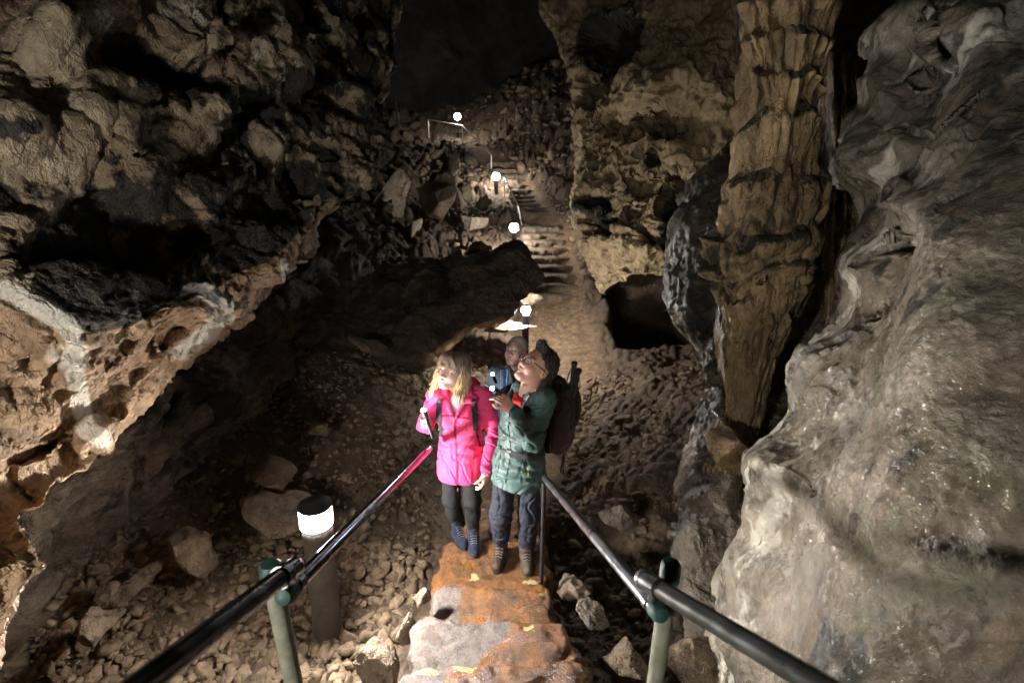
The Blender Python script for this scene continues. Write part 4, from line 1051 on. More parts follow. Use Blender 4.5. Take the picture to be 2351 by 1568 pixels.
def ribbon(name, bv, pts, frm, w, th, mat, parent, base, off=.004, n=40):
    P = catmull(np.array(pts, float), n, 0); T = np.gradient(P, axis=0); T /= np.linalg.norm(T, axis=1)[:, None]
    d = P-np.array(frm); d /= np.linalg.norm(d, axis=1)[:, None]; S = np.cross(T, d); S /= np.linalg.norm(S, axis=1)[:, None]
    rows = []
    for k in (-1, -.5, 0, .5, 1): rows.append(proj(bv, P+S*w/2*k, frm, off))
    top = np.stack(rows, 1); 
    for _ in range(3): top[1:-1] = .5*top[1:-1]+.25*(top[2:]+top[:-2])
    bot = top+d[:, None]*(off+th); top = top-d[:, None]*th
    G = np.concatenate([top, bot[:, ::-1]], 1); m = G.shape[1]
    F = gridF(n, m, True).tolist()+[list(range(m))[::-1], [(n-1)*m+j for j in range(m)]]
    return mesh_any(name, rel([(G.reshape(-1, 3), F)], base), mat, parent)
def cord(name, bv, pts, frm, r, mat, parent, base, off=.001, n=40, m=8):
    P = catmull(np.array(pts, float), n, 0); q = proj(bv, P, frm, off); q[1:-1] = .5*q[1:-1]+.25*(q[2:]+q[:-2])
    return mesh_any(name, rel([tube(q, r, m)], base), mat, parent)
def Rz(a): c, s = math.cos(a), math.sin(a); return np.array([[c, -s, 0], [s, c, 0], [0, 0, 1.]])
def Rx(a): c, s = math.cos(a), math.sin(a); return np.array([[1, 0, 0], [0, c, -s], [0, s, c.real]])
def Ry(a): c, s = math.cos(a), math.sin(a); return np.array([[c, 0, s], [0, 1, 0], [-s, 0, c]])
def frame(x, y):
    """columns: local axes from approximate x and y directions"""
    y = np.array(y, float); y /= np.linalg.norm(y); x = np.array(x, float); x = x-y*(x@y); x /= np.linalg.norm(x); return np.stack([x, y, np.cross(x, y)], 1)

# head: local frame looks along -Y, X to the viewer's right when it faces the viewer, Z up
def head_prims(o, R, s=1., male=False, smile=1., old=False, neck_to=None):
    L = []
    def E(c, r, k=.02, op='u'): L.append(fr(o, R, ell(np.array(c)*s, np.array(r)*s, None, k*s, op)))
    def C(a, b, ra, rb, k=.02, op='u'): L.append(fr(o, R, cap(np.array(a)*s, np.array(b)*s, ra*s, rb*s, k*s, op)))
    jw = .056 if male else .050
    E((0, .018, .034), (.076, .094, .086), .02)
    E((0, -.022, .0), (.066, .066, .075), .03)
    E((0, -.030, -.052), (jw, .056, .058), .035)
    E((0, -.068, -.094), (.024 if male else .018, .020, .017), .03)
    for q in (-1, 1):
        C((q*.058, .008, -.045), (q*.02, -.062, -.096), .016, .012, .03)
        E((q*.036, -.058, -.030), (.027, .026, .024), .02)
        E((q*.034, -.062+.002*smile, -.042), (.018, .022, .016), .015)
    C((-.034, -.072, .026), (.034, -.072, .026), .013, .013, .018)
    for q in (-1, 1): E((q*.031, -.094, .004), (.019, .015, .012), .010, 's')
    C((0, -.082, .010), (0, -.102, -.022), .0075, .0095, .012)
    E((0, -.106, -.028), (.011, .011, .0095), .010)
    for q in (-1, 1): E((q*.0125, -.095, -.031), (.008, .010, .0075), .007)
    for q in (-1, 1): E((q*.0065, -.1035, -.0385), (.0038, .005, .0035), .003, 's')
    # eyelids
    for q in (-1, 1):
        C((q*.019, -.0835, .0115), (q*.031, -.0885, .0155), .0035, .0042, .004); C((q*.031, -.0885, .0155), (q*.043, -.080, .0105), .0042, .0032, .004)
        C((q*.020, -.0835, -.006), (q*.042, -.079, -.005), .0032, .003, .005)
    # lips: corners lifted by the smile
    for q in (-1, 1):
        C((0, -.0935, -.0565), (q*.024*(1+.15*smile), -.080, -.053+.006*smile), .0052, .0026, .006)
        C((0, -.0915, -.0705), (q*.023*(1+.15*smile), -.080, -.060+.006*smile), .0062, .0026, .006)
        C((0, -.099, -.0635), (q*.020*(1+.15*smile), -.092, -.0585+.006*smile), .0036, .0020, .003, 's')
        E((q*.0765, .016, -.006), (.011, .019, .031), .008); E((q*.086, .010, -.004), (.006, .010, .018), .006, 's')
    if neck_to is not None:
        a = np.array(o)+R@(A3(0, .022, -.055)*s); L.append(cap(a, neck_to, (.056 if male else .047)*s, (.062 if male else .052)*s, .03))
        if male: L.append(fr(o, R, ell(A3(0, -.012, -.125)*s, A3(.010, .010, .012)*s, None, .03)))
    return L
def head_col(o, R, s, skin, lip, brow, browh=.0045, beard=0.):
    o = np.array(o)
    def f(V, N):
        q = (V-o)@R/s; c = np.tile(np.array(skin, float), (len(V), 1))
        near = (np.linalg.norm(q, axis=1) < .2)
        bl = np.exp(-((np.abs(q[:, 0])-.038)/.02)**2-((q[:, 2]+.035)/.02)**2)*(q[:, 1] < -.04)*near; c = c*(1-bl[:, None]*np.array([0, .22, .22])*.8)
        nb = np.exp(-(q[:, 0]/.013)**2-((q[:, 2]+.03)/.012)**2)*(q[:, 1] < -.09)*near; c = c*(1-nb[:, None]*np.array([0, .2, .2]))
        t = np.clip(np.abs(q[:, 0])/.028, 0, 1); zc = -.0635+.010*t; hh = .0098*(1-t**2.2)+.0015
        lp = (np.abs(q[:, 2]-zc) < hh) & (q[:, 1] < -.066) & near & (np.abs(q[:, 0]) < .029); c[lp] = lip
        te = (np.abs(q[:, 2]-(zc+.0005)) < .0032*(1-t**3)+.0004) & (q[:, 1] < -.070) & near & (np.abs(q[:, 0]) < .022); c[te] = (.62, .56, .50)
        zb = .030+.004*(1-((np.abs(q[:, 0])-.032)/.02)**2); bm = (np.abs(q[:, 2]-zb) < browh) & (np.abs(np.abs(q[:, 0])-.032) < .018) & (q[:, 1] < -.06) & near
        c[bm] = c[bm]*.25+np.array(brow)*.75
        if beard:
            m = sst(-q[:, 2], .03, .06)*(q[:, 1] < .02)*near*(~lp)*beard; c = c*(1-m[:, None])+np.array([.16, .11, .09])*m[:, None]
        return c
    return f
def eyes(parent, base, o, R, s, iris, look=(0, -1, 0)):
    M_e = vcol_mat('eye', .12, spec=.6, var=0)
    V, F = ICO[4]; look = np.array(look, float); look /= np.linalg.norm(look); c = V@look
    col = np.where((c > .94)[:, None], np.array([.004, .004, .004]), np.where((c > .80)[:, None], np.array(iris), np.array([.17, .155, .15])))
    for q in (-1, 1):
        p = np.array(o)+R@(A3(q*.031, -.0755, .004)*s)
        mesh_np('eye', (V*.0118*s)@R.T+p-np.array(base), F, M_e, parent, attrs={'col': col})
def hand_prims(w, d, pn, side, curl=(60, 60, 60, 60), s=1., thumb=35, spread=6., thumbcurl=30):
    """w wrist, d direction to the fingers, pn palm normal, side +1: thumb on the x side"""
    Rm = frame(np.cross(d, pn), d); x, y, z = Rm.T      # z = palm side
    if z@np.array(pn) < 0: x, z = -x, -z
    x = x*side; L = []
    P = lambda a, b, c: np.array(w)+(x*a+y*b+z*c)*s
    L.append(cap(P(0, -.03, 0), P(0, .012, 0), .026*s, .027*s, .012))
    for i, a in enumerate((.027, .009, -.009, -.026)): L.append(cap(P(a*.55, .01, .0), P(a, .082-.004*i, .0), .0145*s, .0115*s, .012))
    L.append(cap(P(.022, .012, .008), P(.036, .045, .014), .015*s, .012*s, .014))
    for i, a in enumerate((.028, .0095, -.009, -.0265)):
        ln = (.040, .045, .041, .032)[i]; r = (.0088, .009, .0086, .0078)[i]; p = P(a, .086-.004*i, 0); sp = math.radians(spread*(1.2-i*.8)); ang = 0
        for k, f_ in enumerate((1, .62, .5)):
            ang += math.radians(curl[i])*(1.0, 1.05, .7)[k]; dd = (y*math.cos(ang)+z*math.sin(ang))*math.cos(sp)+x*math.sin(sp); q = p+dd*ln*f_*s
            L.append(cap(p, q, r*s*(1-.07*k), r*s*(.93-.09*k), .004)); p = q
    t = math.radians(thumb); p = P(.036, .045, .014); ang = 0
    for k, ln in enumerate((.034, .028)):
        a = t-k*math.radians(thumbcurl); dd = x*math.sin(a)+y*math.cos(a)*.8+z*(.45+.25*k); dd /= np.linalg.norm(dd); q = p+dd*ln*s
        L.append(cap(p, q, (.0105-.001*k)*s, (.0095-.0012*k)*s, .006)); p = q
    return L
def wrinkle(seed, amp=.006, fx=(9, 9, 14), joints=(), elb=.010):
    def f(V, N):
        w = V+np.stack([fbm(V*3, 2, seed), fbm(V*3+9, 2, seed+1), fbm(V*3+5, 2, seed+2)], 1)*.06
        h = amp*(ridged(w*np.array(fx), 3, seed+3)-.55)+amp*.9*fbm(w*np.array([5, 5, 3.]), 3, seed+4)
        c1 = perlin(w*np.array([4.5, 4.5, 7.])+w[:, [2, 0, 1]]*3, seed+5); c2 = perlin(w*np.array([7, 7, 4.])-w[:, [1, 2, 0]]*4, seed+6)
        h = h-amp*1.1*np.exp(-(c1/.07)**2)-amp*.9*np.exp(-(c2/.06)**2)+amp*.6*np.exp(-((c1-.16)/.09)**2)
        for j, r in joints:
            m = np.exp(-(np.linalg.norm(V-np.array(j), axis=1)/r)**2); h = h+m*elb*np.sin((w@np.array([20, 26, 75.])))*.5
        return h
    return f
def boot(foot, fwd, s, mat, sole, parent, base, lace, name='boot', hgt=.13):
    f = np.array([fwd[0], fwd[1], 0.]); f /= np.linalg.norm(f); x = np.cross([0, 0, 1.], f); R = np.stack([x, f, [0, 0, 1.]], 1); o = np.array(foot)
    L = [fr(o, R, p) for p in (cap(A3(0, -.055, .045)*s, A3(0, .075, .036)*s, .043*s, .036*s, .02), cap(A3(0, .04, .038)*s, A3(0, .095, .032)*s, .040*s, .034*s, .02),
         cap(A3(0, -.035, .06)*s, A3(0, -.03, hgt)*s, .045*s, .048*s, .03), ell(A3(0, .095, .05)*s, A3(.035, .04, .028)*s, None, .02), cap(A3(0, -.03, hgt)*s, A3(0, -.03, hgt+.015)*s, .053*s, .050*s, .004))]
    b, V, F = sdf_obj(name, L, o-A3(.25, .25, .02)*s, o+A3(.25, .25, .24)*s, .005, mat, parent, base, disp=lambda V, N: .002*fbm(V*30, 3, 4))
    sp = []
    for t in np.linspace(0, 2*math.pi, 28, endpoint=False): sp.append((math.cos(t)*(.046+.006*math.sin(t)), .018+math.sin(t)*.118))
    VV = []; n = len(sp)
    for z in (.001, .002, .022, .024):
        k = .96 if z in (.001, .024) else 1.
        for a, c in sp: VV.append(o+R@(A3(a*k, c*k, z)*s))
    Fs = gridF(4, n, True).tolist()+[list(range(n))[::-1], [3*n+j for j in range(n)]]
    mesh_any('sole', rel([(np.array(VV), Fs)], base), sole, b)
    T = []
    for i in range(6):
        t = i/5; y = .062-.055*t; z = .068+.075*t**1.2
        T.append(tube([o+R@(A3(-.020, y, z)*s), o+R@(A3(0, y+.003, z+.010)*s), o+R@(A3(.020, y, z)*s)], .0028, 6))
        for q in (-1, 1): T.append(tube([o+R@(A3(q*.022, y-.001, z-.002)*s), o+R@(A3(q*.022, y+.004, z+.004)*s)], .004, 8))
    mesh_any('lace', rel(T, base), lace, b)
    return b
def torch(name, head, tail, label, E, col, rh=.016, rb=.011, group=None, parts=True):
    head, tail = np.array(head, float), np.array(tail, float); d = (head-tail)/np.linalg.norm(head-tail); L = np.linalg.norm(head-tail)
    e = empty(name, tail, label, 'torch', group)
    n = 18; pts = [tail+d*L*t for t in np.linspace(0, .72, n)]; rr = [rb*(1+.10*math.sin(i*2.6)) for i in range(n)]; rr[0] = rb*.8
    mesh_any('body', rel([tube(pts, rr, 20)], tail), M_black, e)
    mesh_any('bezel', rel([tube([tail+d*L*.72, tail+d*L*.80, tail+d*L*.97, head], [rb, rh, rh*1.08, rh*1.02], 24)], tail), M_steel, e)
    V, F = ICO[3]; V = V*np.array([1, 1, 1])*rh*.93; V = V+head-tail
    mesh_np('lens', V, F, lamp_mat('torch_glow', E, col), e)
    return e
# ================================================================= PEOPLE
M_skin = vcol_mat('skin', .48, .12, 350, .4, .12, var=.08, vs=60)
M_eyem = None
def cloth(name, col, rough=.75, bump=.25, bs=420, var=.1, sheen=.15, spec=.3): return simple_mat(name, col, rough, 0, bump, bs, var, 6, spec, sheen=sheen)
M_pink = cloth('pink_softshell', (.76, .045, .17), .6, .12, 500, .06, .2)
M_tee = cloth('white_cotton', (.72, .70, .70))
M_legg = cloth('black_leggings', (.012, .012, .013), .8, .1, sheen=0)
M_bluesuede = cloth('blue_suede', (.012, .018, .045), .8, .4, 300, .35)
M_zip = simple_mat('zip_dark_pink', (.38, .012, .09), .5, 0)
M_silver = simple_mat('silver_metal', (.6, .6, .6), .3, .9)
M_strap = cloth('black_webbing', (.022, .023, .028), .6, .4, 300)
M_green = cloth('green_shell_jacket', (.040, .085, .080), .5, .1, 500, .1, .1, .4)
M_greend = cloth('dark_green_lining', (.018, .035, .036), .7)
M_redsh = cloth('red_shirt', (.62, .035, .025), .7)
M_trou = cloth('navy_trousers', (.022, .025, .038), .85, .3, 350, .15, sheen=0)
M_brownb = cloth('brown_leather_boot', (.075, .055, .038), .6, .5, 150, .4, 0)
M_sole = simple_mat('rubber_sole', (.02, .02, .02), .8)
M_lace = simple_mat('lace_eyelets', (.30, .30, .30), .35, .6)
M_navy = cloth('blue_fleece', (.02, .055, .16), .8)
M_ltblue = cloth('light_blue_panel', (.28, .40, .52), .7)
M_olive = cloth('grey_khaki_panel', (.14, .14, .12), .7)
M_pack = cloth('maroon_pack_cloth', (.024, .008, .011), .6, .5, 260, .3)
M_packd = cloth('black_pack_cloth', (.012, .012, .013), .6, .5, 260, .2)
CAMV = (0, 0, CAMZ)

def hair_mat(name):
    m, nt, b = nodes(name); N = NT(nt); tc = N.n('TexCoord').outputs['Object']; a = N.attr('col').outputs['Color']
    mp = N.n('Mapping'); nt.links.new(tc, mp.inputs[0]); mp.inputs['Scale'].default_value = (1, 1, .12)
    n = N.noise(mp.outputs[0], 260, 4, .6, .3, .3, .7); c = N.mix(N.math('MULTIPLY', n, .55), a, (.02, .012, .008)); nt.links.new(c, b.inputs['Base Color'])
    b.inputs['Roughness'].default_value = .42; b.inputs['Specular IOR Level'].default_value = .5
    bp = N.n('Bump', i_Strength=.6, i_Distance=.003, i_Height=n); nt.links.new(bp.outputs[0], b.inputs['Normal']); return m
M_hair = hair_mat('hair_strands')
def locks(parent, base, strands, r0, colfn, name='hair_lock'):
    T = []
    for pts, r in strands:
        P = catmull(np.array(pts, float), 12, 0); t = np.linspace(0, 1, 12); T.append(tube(P, list(r*(1-.75*t**2)+.0004), 7))
    o = mesh_any(name, rel(T, base), M_hair, parent)
    V = np.array([v.co[:] for v in o.data.vertices])+np.array(base); c = colfn(V, None)
    a = o.data.attributes.new('col', 'FLOAT_COLOR', 'POINT'); a.data.foreach_set('color', np.concatenate([c, np.ones((len(c), 1))], 1).astype(np.float32).ravel())
    return o

# ---------------------------------------------------------------- woman in the pink jacket
def woman():
    b = A3(-.36, 2.98, .005); tw = math.radians(-9)
    W = lambda x, y, z: b+A3(x, y, z)
    ho = W(-.030, -.035, 1.532); R = Rz(math.radians(-27))@Rx(math.radians(-15))@Ry(math.radians(7)); s = 1.05
    ns = W(.0, .03, 1.34)
    rS, rE, rW = W(-.155, .02, 1.315), W(-.245, .03, 1.075), W(-.212, -.132, 1.205)
    lS, lE, lW = W(.160, .02, 1.315), W(.235, .010, 1.05), W(.185, -.150, .815)
    hipR, hipL = W(-.072, .02, .86), W(.072, .02, .86); kR, kL = W(-.085, .0, .47), W(.068, -.01, .46); aR, aL = W(-.042, .128, .09), W(.060, .062, .09)
    skin = (.58, .34, .26)
    L = head_prims(ho, R, s, False, 1., neck_to=ns)
    L += [loft([(b[2]+.80, b[0], b[1]+.02, .11, .08, tw), (b[2]+1.0, b[0], b[1]+.02, .10, .07, tw), (b[2]+1.2, b[0], b[1]+.02, .11, .07, tw), (b[2]+1.34, b[0], b[1]+.03, .09, .05, tw)], .05),
          cap(rS, rE, .042, .036, .03), cap(rE, rW, .036, .024, .02), cap(lS, lE, .042, .036, .03), cap(lE, lW, .036, .024, .02),
          cap(hipR, kR, .055, .038, .05), cap(kR, aR, .038, .024, .03), cap(hipL, kL, .055, .038, .05), cap(kL, aL, .038, .024, .03)]
    td = A3(-.20, -.215, 1.345)-A3(-.14, -.225, 1.14); td /= np.linalg.norm(td)
    grip = W(-.177, -.222, 1.235)
    L += hand_prims(rW, A3(-.06, -1, .28), A3(1, -.08, .12), 1, (74, 76, 80, 82), .95, 48, 2, 40)
    L += hand_prims(lW, A3(-.12, -.16, -1), A3(-.8, .5, 0), -1, (24, 28, 32, 34), .95, 25, 3, 10)
    hc = head_col(ho, R, s, skin, (.52, .16, .14), (.20, .13, .08))
    body, V, F = sdf_obj('person', L, b-A3(.42, .42, .0), b+A3(.42, .36, 1.68), .0036, M_skin, None, b, col=hc)
    tag(body, 'smiling woman with blonde hair in a bright pink jacket holding a torch', 'person')
    eyes(body, b, ho, R, s, (.10, .16, .20), (-.25, -1, .35))
    # legs, boots
    L = [ell(W(0, .02, .86), (.12, .085, .10), None, .02), cap(hipR, kR, .080, .062, .03), cap(kR, aR+A3(0, 0, .05), .062, .038, .03), cap(hipL, kL, .080, .062, .03), cap(kL, aL+A3(0, 0, .05), .062, .038, .03),
         ell(kR+A3(0, .03, -.13), (.052, .055, .10), None, .03), ell(kL+A3(0, .03, -.13), (.052, .055, .10), None, .03)]
    sdf_obj('leggings', L, b-A3(.3, .3, -.08), b+A3(.3, .3, 1.0), .007, M_legg, body, b, disp=wrinkle(5, .0025, (8, 8, 22)))
    boot(W(-.052, .095, 0), A3(.5, -1, 0), 0.92, M_bluesuede, M_sole, body, b, M_lace, hgt=.185)
    boot(W(.065, .03, 0), A3(.12, -1, 0), 0.92, M_bluesuede, M_sole, body, b, M_lace, hgt=.185)
    # shirt
    cx, cy, z = b
    sdf_obj('shirt', [loft([(z+1.12, cx, cy, .10, .085, tw), (z+1.30, cx, cy+.005, .10, .088, tw), (z+1.365, cx, cy+.02, .075, .065, tw)], .01)], b+A3(-.2, -.2, 1.1), b+A3(.2, .2, 1.42), .006, M_tee, body, b, disp=wrinkle(8, .002))
    # jacket
    T = [(.675, -.008, .012, .174, .130), (.74, -.006, .012, .172, .128), (.86, 0, .015, .168, .122), (1.0, 0, .015, .148, .110), (1.12, 0, .01, .152, .118), (1.22, 0, .008, .160, .122), (1.30, 0, .015, .150, .105), (1.355, 0, .028, .105, .078), (1.385, 0, .03, .072, .06)]
    L = [loft([(z+t[0], cx+t[1], cy+t[2], t[3], t[4], tw) for t in T], .02)]
    L += [ell(W(-.065, -.085, 1.19), (.062, .05, .06), None, .04), ell(W(.062, -.095, 1.19), (.062, .05, .06), None, .04)]
    L += [cap(rS, rE, .060, .055, .04), cap(rE, rW*.86+rE*.14, .055, .044, .02), cap(lS, lE, .060, .053, .04), cap(lE, lW+A3(0, 0, .02), .054, .043, .02)]
    L += [ell(W(-.13, .02, 1.335), (.08, .06, .045), None, .04), ell(W(.13, .02, 1.335), (.08, .06, .045), None, .04)]
    Fm = Rz(tw)
    def TL(x, y, z_): return b+Fm@A3(x, y, 0)+A3(0, 0, z_)
    v = lambda P: np.maximum(np.maximum(np.abs(((P-b)@Fm)[:, 0]+.004)-np.clip((P[:, 2]-z-1.22)*.62, 0, .078), ((P-b)@Fm)[:, 1]+.05), z+1.21-P[:, 2])
    L += [(v, 's', .006)]
    L += [cap(TL(-.014, -.125, 1.225), TL(-.080, -.05, 1.375), .012, .018, .012), cap(TL(.010, -.125, 1.225), TL(.080, -.05, 1.375), .012, .018, .012),
          cap(TL(-.080, -.05, 1.375), TL(-.07, .05, 1.41), .018, .022, .012), cap(TL(.080, -.05, 1.375), TL(.07, .05, 1.41), .019, .022, .012), cap(TL(-.07, .05, 1.41), TL(.07, .05, 1.41), .022, .022, .012),
          ell(TL(0, .115, 1.35), (.12, .06, .085), None, .04),
          cap(rW*.84+rE*.16, rW*.90+rE*.10, .045, .043, .004), cap(lW+A3(.0, 0, .03), lW+A3(0, 0, .012), .043, .041, .004),
          ell(TL(-.095, -.07, 1.34), (.045, .045, .03), None, .02), ell(TL(.1, -.07, 1.34), (.045, .045, .028), None, .02)]
    jd = wrinkle(21, .0048, (7, 7, 12), [(rE, .09), (lE, .10), (lE+A3(-.02, -.02, -.14), .09), (W(0, 0, .95), .15)], .010)
    jk, JV, JF = sdf_obj('jacket', L, b+A3(-.42, -.36, .64), b+A3(.42, .36, 1.50), .005, M_pink, body, b, disp=jd)
    bv = bvh(JV, JF)
    X = lambda x, z_: W(x-.018*(1), -.13, z_)
    for dx in (-.006, .006): cord('zip_seam', bv, [X(dx-.004, 1.235), X(dx-.002, 1.1), X(dx, .9), X(dx, .68)], CAMV, .0026, M_zip, jk, b)
    cord('zip', bv, [X(-.004, 1.235), X(-.002, 1.1), X(0, .9), X(0, .68)], CAMV, .0032, M_zip, jk, b)
    mesh_any('zip_pull', rel([tube([X(0, .672)+A3(0, -.012, 0), X(0, .645)+A3(0, -.012, 0)], .005, 10)], b), M_silver, jk)
    cord('pocket_zip', bv, [W(.055, -.13, 1.19), W(.052, -.13, 1.08)], CAMV, .002, M_zip, jk, b)
    cord('pocket_zip', bv, [W(-.125, -.13, .98), W(-.105, -.13, .86)], CAMV, .0022, M_zip, jk, b)
    cord('pocket_zip', bv, [W(.10, -.13, .98), W(.085, -.13, .86)], CAMV, .0022, M_zip, jk, b)
    cord('hem_seam', bv, [W(-.16, -.13, .705), W(-.08, -.14, .70), W(0, -.14, .698), W(.09, -.14, .70), W(.16, -.12, .705)], CAMV, .0018, M_zip, jk, b)
    for q, pts in ((-1, [(-.115, 1.36), (-.118, 1.25), (-.112, 1.12), (-.135, 1.02)]), (1, [(.115, 1.36), (.112, 1.25), (.112, 1.12), (.128, .98)])): pass
    # hair
    hl = []
    def H(c, r, k=.02, op='u'): hl.append(fr(ho, R, ell(np.array(c)*s, np.array(r)*s, None, k, op)))
    def HC(a, c, ra, rb, k=.02, op='u'): hl.append(fr(ho, R, cap(np.array(a)*s, np.array(c)*s, ra*s, rb*s, k, op)))
    H((0, .026, .040), (.094, .106, .096)); H((0, .06, -.05), (.086, .07, .10), .04)
    for q in (-1, 1):
        HC((q*.070, -.020, .045), (q*.082, -.012, -.06), .026, .028); HC((q*.082, -.012, -.06), (q*.078, -.03, -.135), .028, .017)
        HC((q*.085, .02, .0), (q*.095, .03, -.13), .030, .026)
    H((0, -.085, -.020), (.060, .075, .100), .008, 's'); HC((0, -.07, -.10), (0, -.10, -.2), .05, .06, .01, 's')
    def hcol(V, N):
        q = (V-ho)@R; t = sst(-q[:, 2]+.25*np.abs(q[:, 0]), -.03, .09)[:, None]
        v_ = (.72+.75*np.clip(perlin((V-ho)*np.array([90, 90, 9.]), 5)+.3, 0, 1))[:, None]
        return (np.array([.17, .11, .07])*(1-t)+np.array([.66, .43, .19])*t)*v_
    def hdisp(V, N):
        q = (V-ho)@R; th = np.arctan2(q[:, 0], q[:, 1]+.0); return .0055*(ridged(np.stack([th*7, q[:, 2]*5, q[:, 1]*4], 1), 3, 9)-.5)+.003*np.sin(th*60+q[:, 2]*30+3*fbm(V*8, 2, 3))
    hr, HV, HF = sdf_obj('hair', hl, ho-A3(.17, .19, .24), ho+A3(.17, .19, .17), .0035, M_hair, body, b, disp=hdisp, col=hcol)
    r_ = np.random.RandomState(4); S = []
    for i in range(330):
        th = r_.uniform(-2.75, 2.75); rr = .098+r_.uniform(-.006, .010); top = r_.uniform(-.02, .06)
        # th measured from the back (0) round to the face (+-pi)
        x0, y0 = math.sin(th)*rr*.92, math.cos(th)*rr+.015
        if abs(th) > 2.12 or th > 1.85: continue
        ln = r_.uniform(.13, .19) if abs(th) > 1.2 else r_.uniform(.14, .20); fl_ = r_.uniform(.01, .055)
        P = [A3(x0*.96, y0*.96, top), A3(x0*1.05, y0*1.04, top-ln*.35), A3(x0*1.02+r_.uniform(-.01, .01), y0*1.0, top-ln*.7), A3(x0*(1.02+fl_*6)+r_.uniform(-.012, .012), y0*(1+fl_*3)-.01, min(top-ln, -.10)-r_.uniform(0, .05))]
        S.append(([ho+R@(p*s) for p in P], r_.uniform(.003, .0065)))
    for i in range(110):   # fringe combed to one side
        a = r_.uniform(0, 1); x0 = -.02; x1 = -.070+.135*a; z1 = .058-.045*abs(a-.38)*1.6+r_.uniform(-.010, .012)
        P = [A3(x0+.03*a, -.045, .128), A3((x0+x1)/2, -.085, .105), A3(x1, -.094+.05*abs(a-.45)**1.3, z1+.02), A3(x1*1.03, -.088+.05*abs(a-.45)**1.3, z1)]
        S.append(([ho+R@(p*s) for p in P], r_.uniform(.0022, .0042)))
    for i in range(70):   # loose fine hairs
        th = r_.uniform(-1.9, 1.8); x0, y0 = math.sin(th)*.104, math.cos(th)*.104+.015; top = r_.uniform(0, .09); ln = r_.uniform(.12, .24); o_ = r_.uniform(1.05, 1.25)
        P = [A3(x0*.9, y0*.9, top), A3(x0*1.10, y0*1.08, top-ln*.4), A3(x0*o_+r_.uniform(-.01, .01), y0*o_, top-ln*.75), A3(x0*o_*1.04, y0*o_+r_.uniform(-.01, .01), top-ln)]
        S.append(([ho+R@(p*s) for p in P], .0011))
    locks(hr, b, S, .005, hcol)
    # pack
    pk = empty('backpack', W(0, .17, .95), 'woman\'s backpack of which only the black shoulder straps show', 'backpack'); pb = np.array(pk.location)
    sdf_obj('bag', [ell(W(0, .20, 1.10), (.13, .09, .20), None, .01)], b+A3(-.2, .05, .85), b+A3(.2, .34, 1.36), .008, M_packd, pk, pb, disp=wrinkle(31, .004))
    for pts in ([(-.105, .05, 1.385), (-.118, -.08, 1.34), (-.122, -.13, 1.24), (-.122, -.13, 1.13), (-.145, -.08, 1.03)], [(.105, .05, 1.385), (.108, -.08, 1.34), (.112, -.13, 1.24), (.118, -.13, 1.13), (.138, -.09, .98)]):
        ribbon('shoulder_strap', bv, [W(*p) for p in pts[1:4]], CAMV, .034, .006, M_strap, pk, pb, off=.004)
        ribbon('strap_webbing', bv, [W(*p) for p in pts[3:]], CAMV, .013, .003, M_strap, pk, pb, off=.004)
    tc = torch('torch', W(-.200, -.222, 1.330), W(-.150, -.232, 1.135), 'black torch held upright in the hand of the woman in pink', 420, (.80, .90, 1.), .017, .011)
    for o in (body, pk, tc):      # stand her a little further back
        q = np.array(o.location)-b; o.scale = (1, 1, .968); o.location = b+A3(.005, .115, 0)+q*A3(1, 1, .968)
    return body
woman()

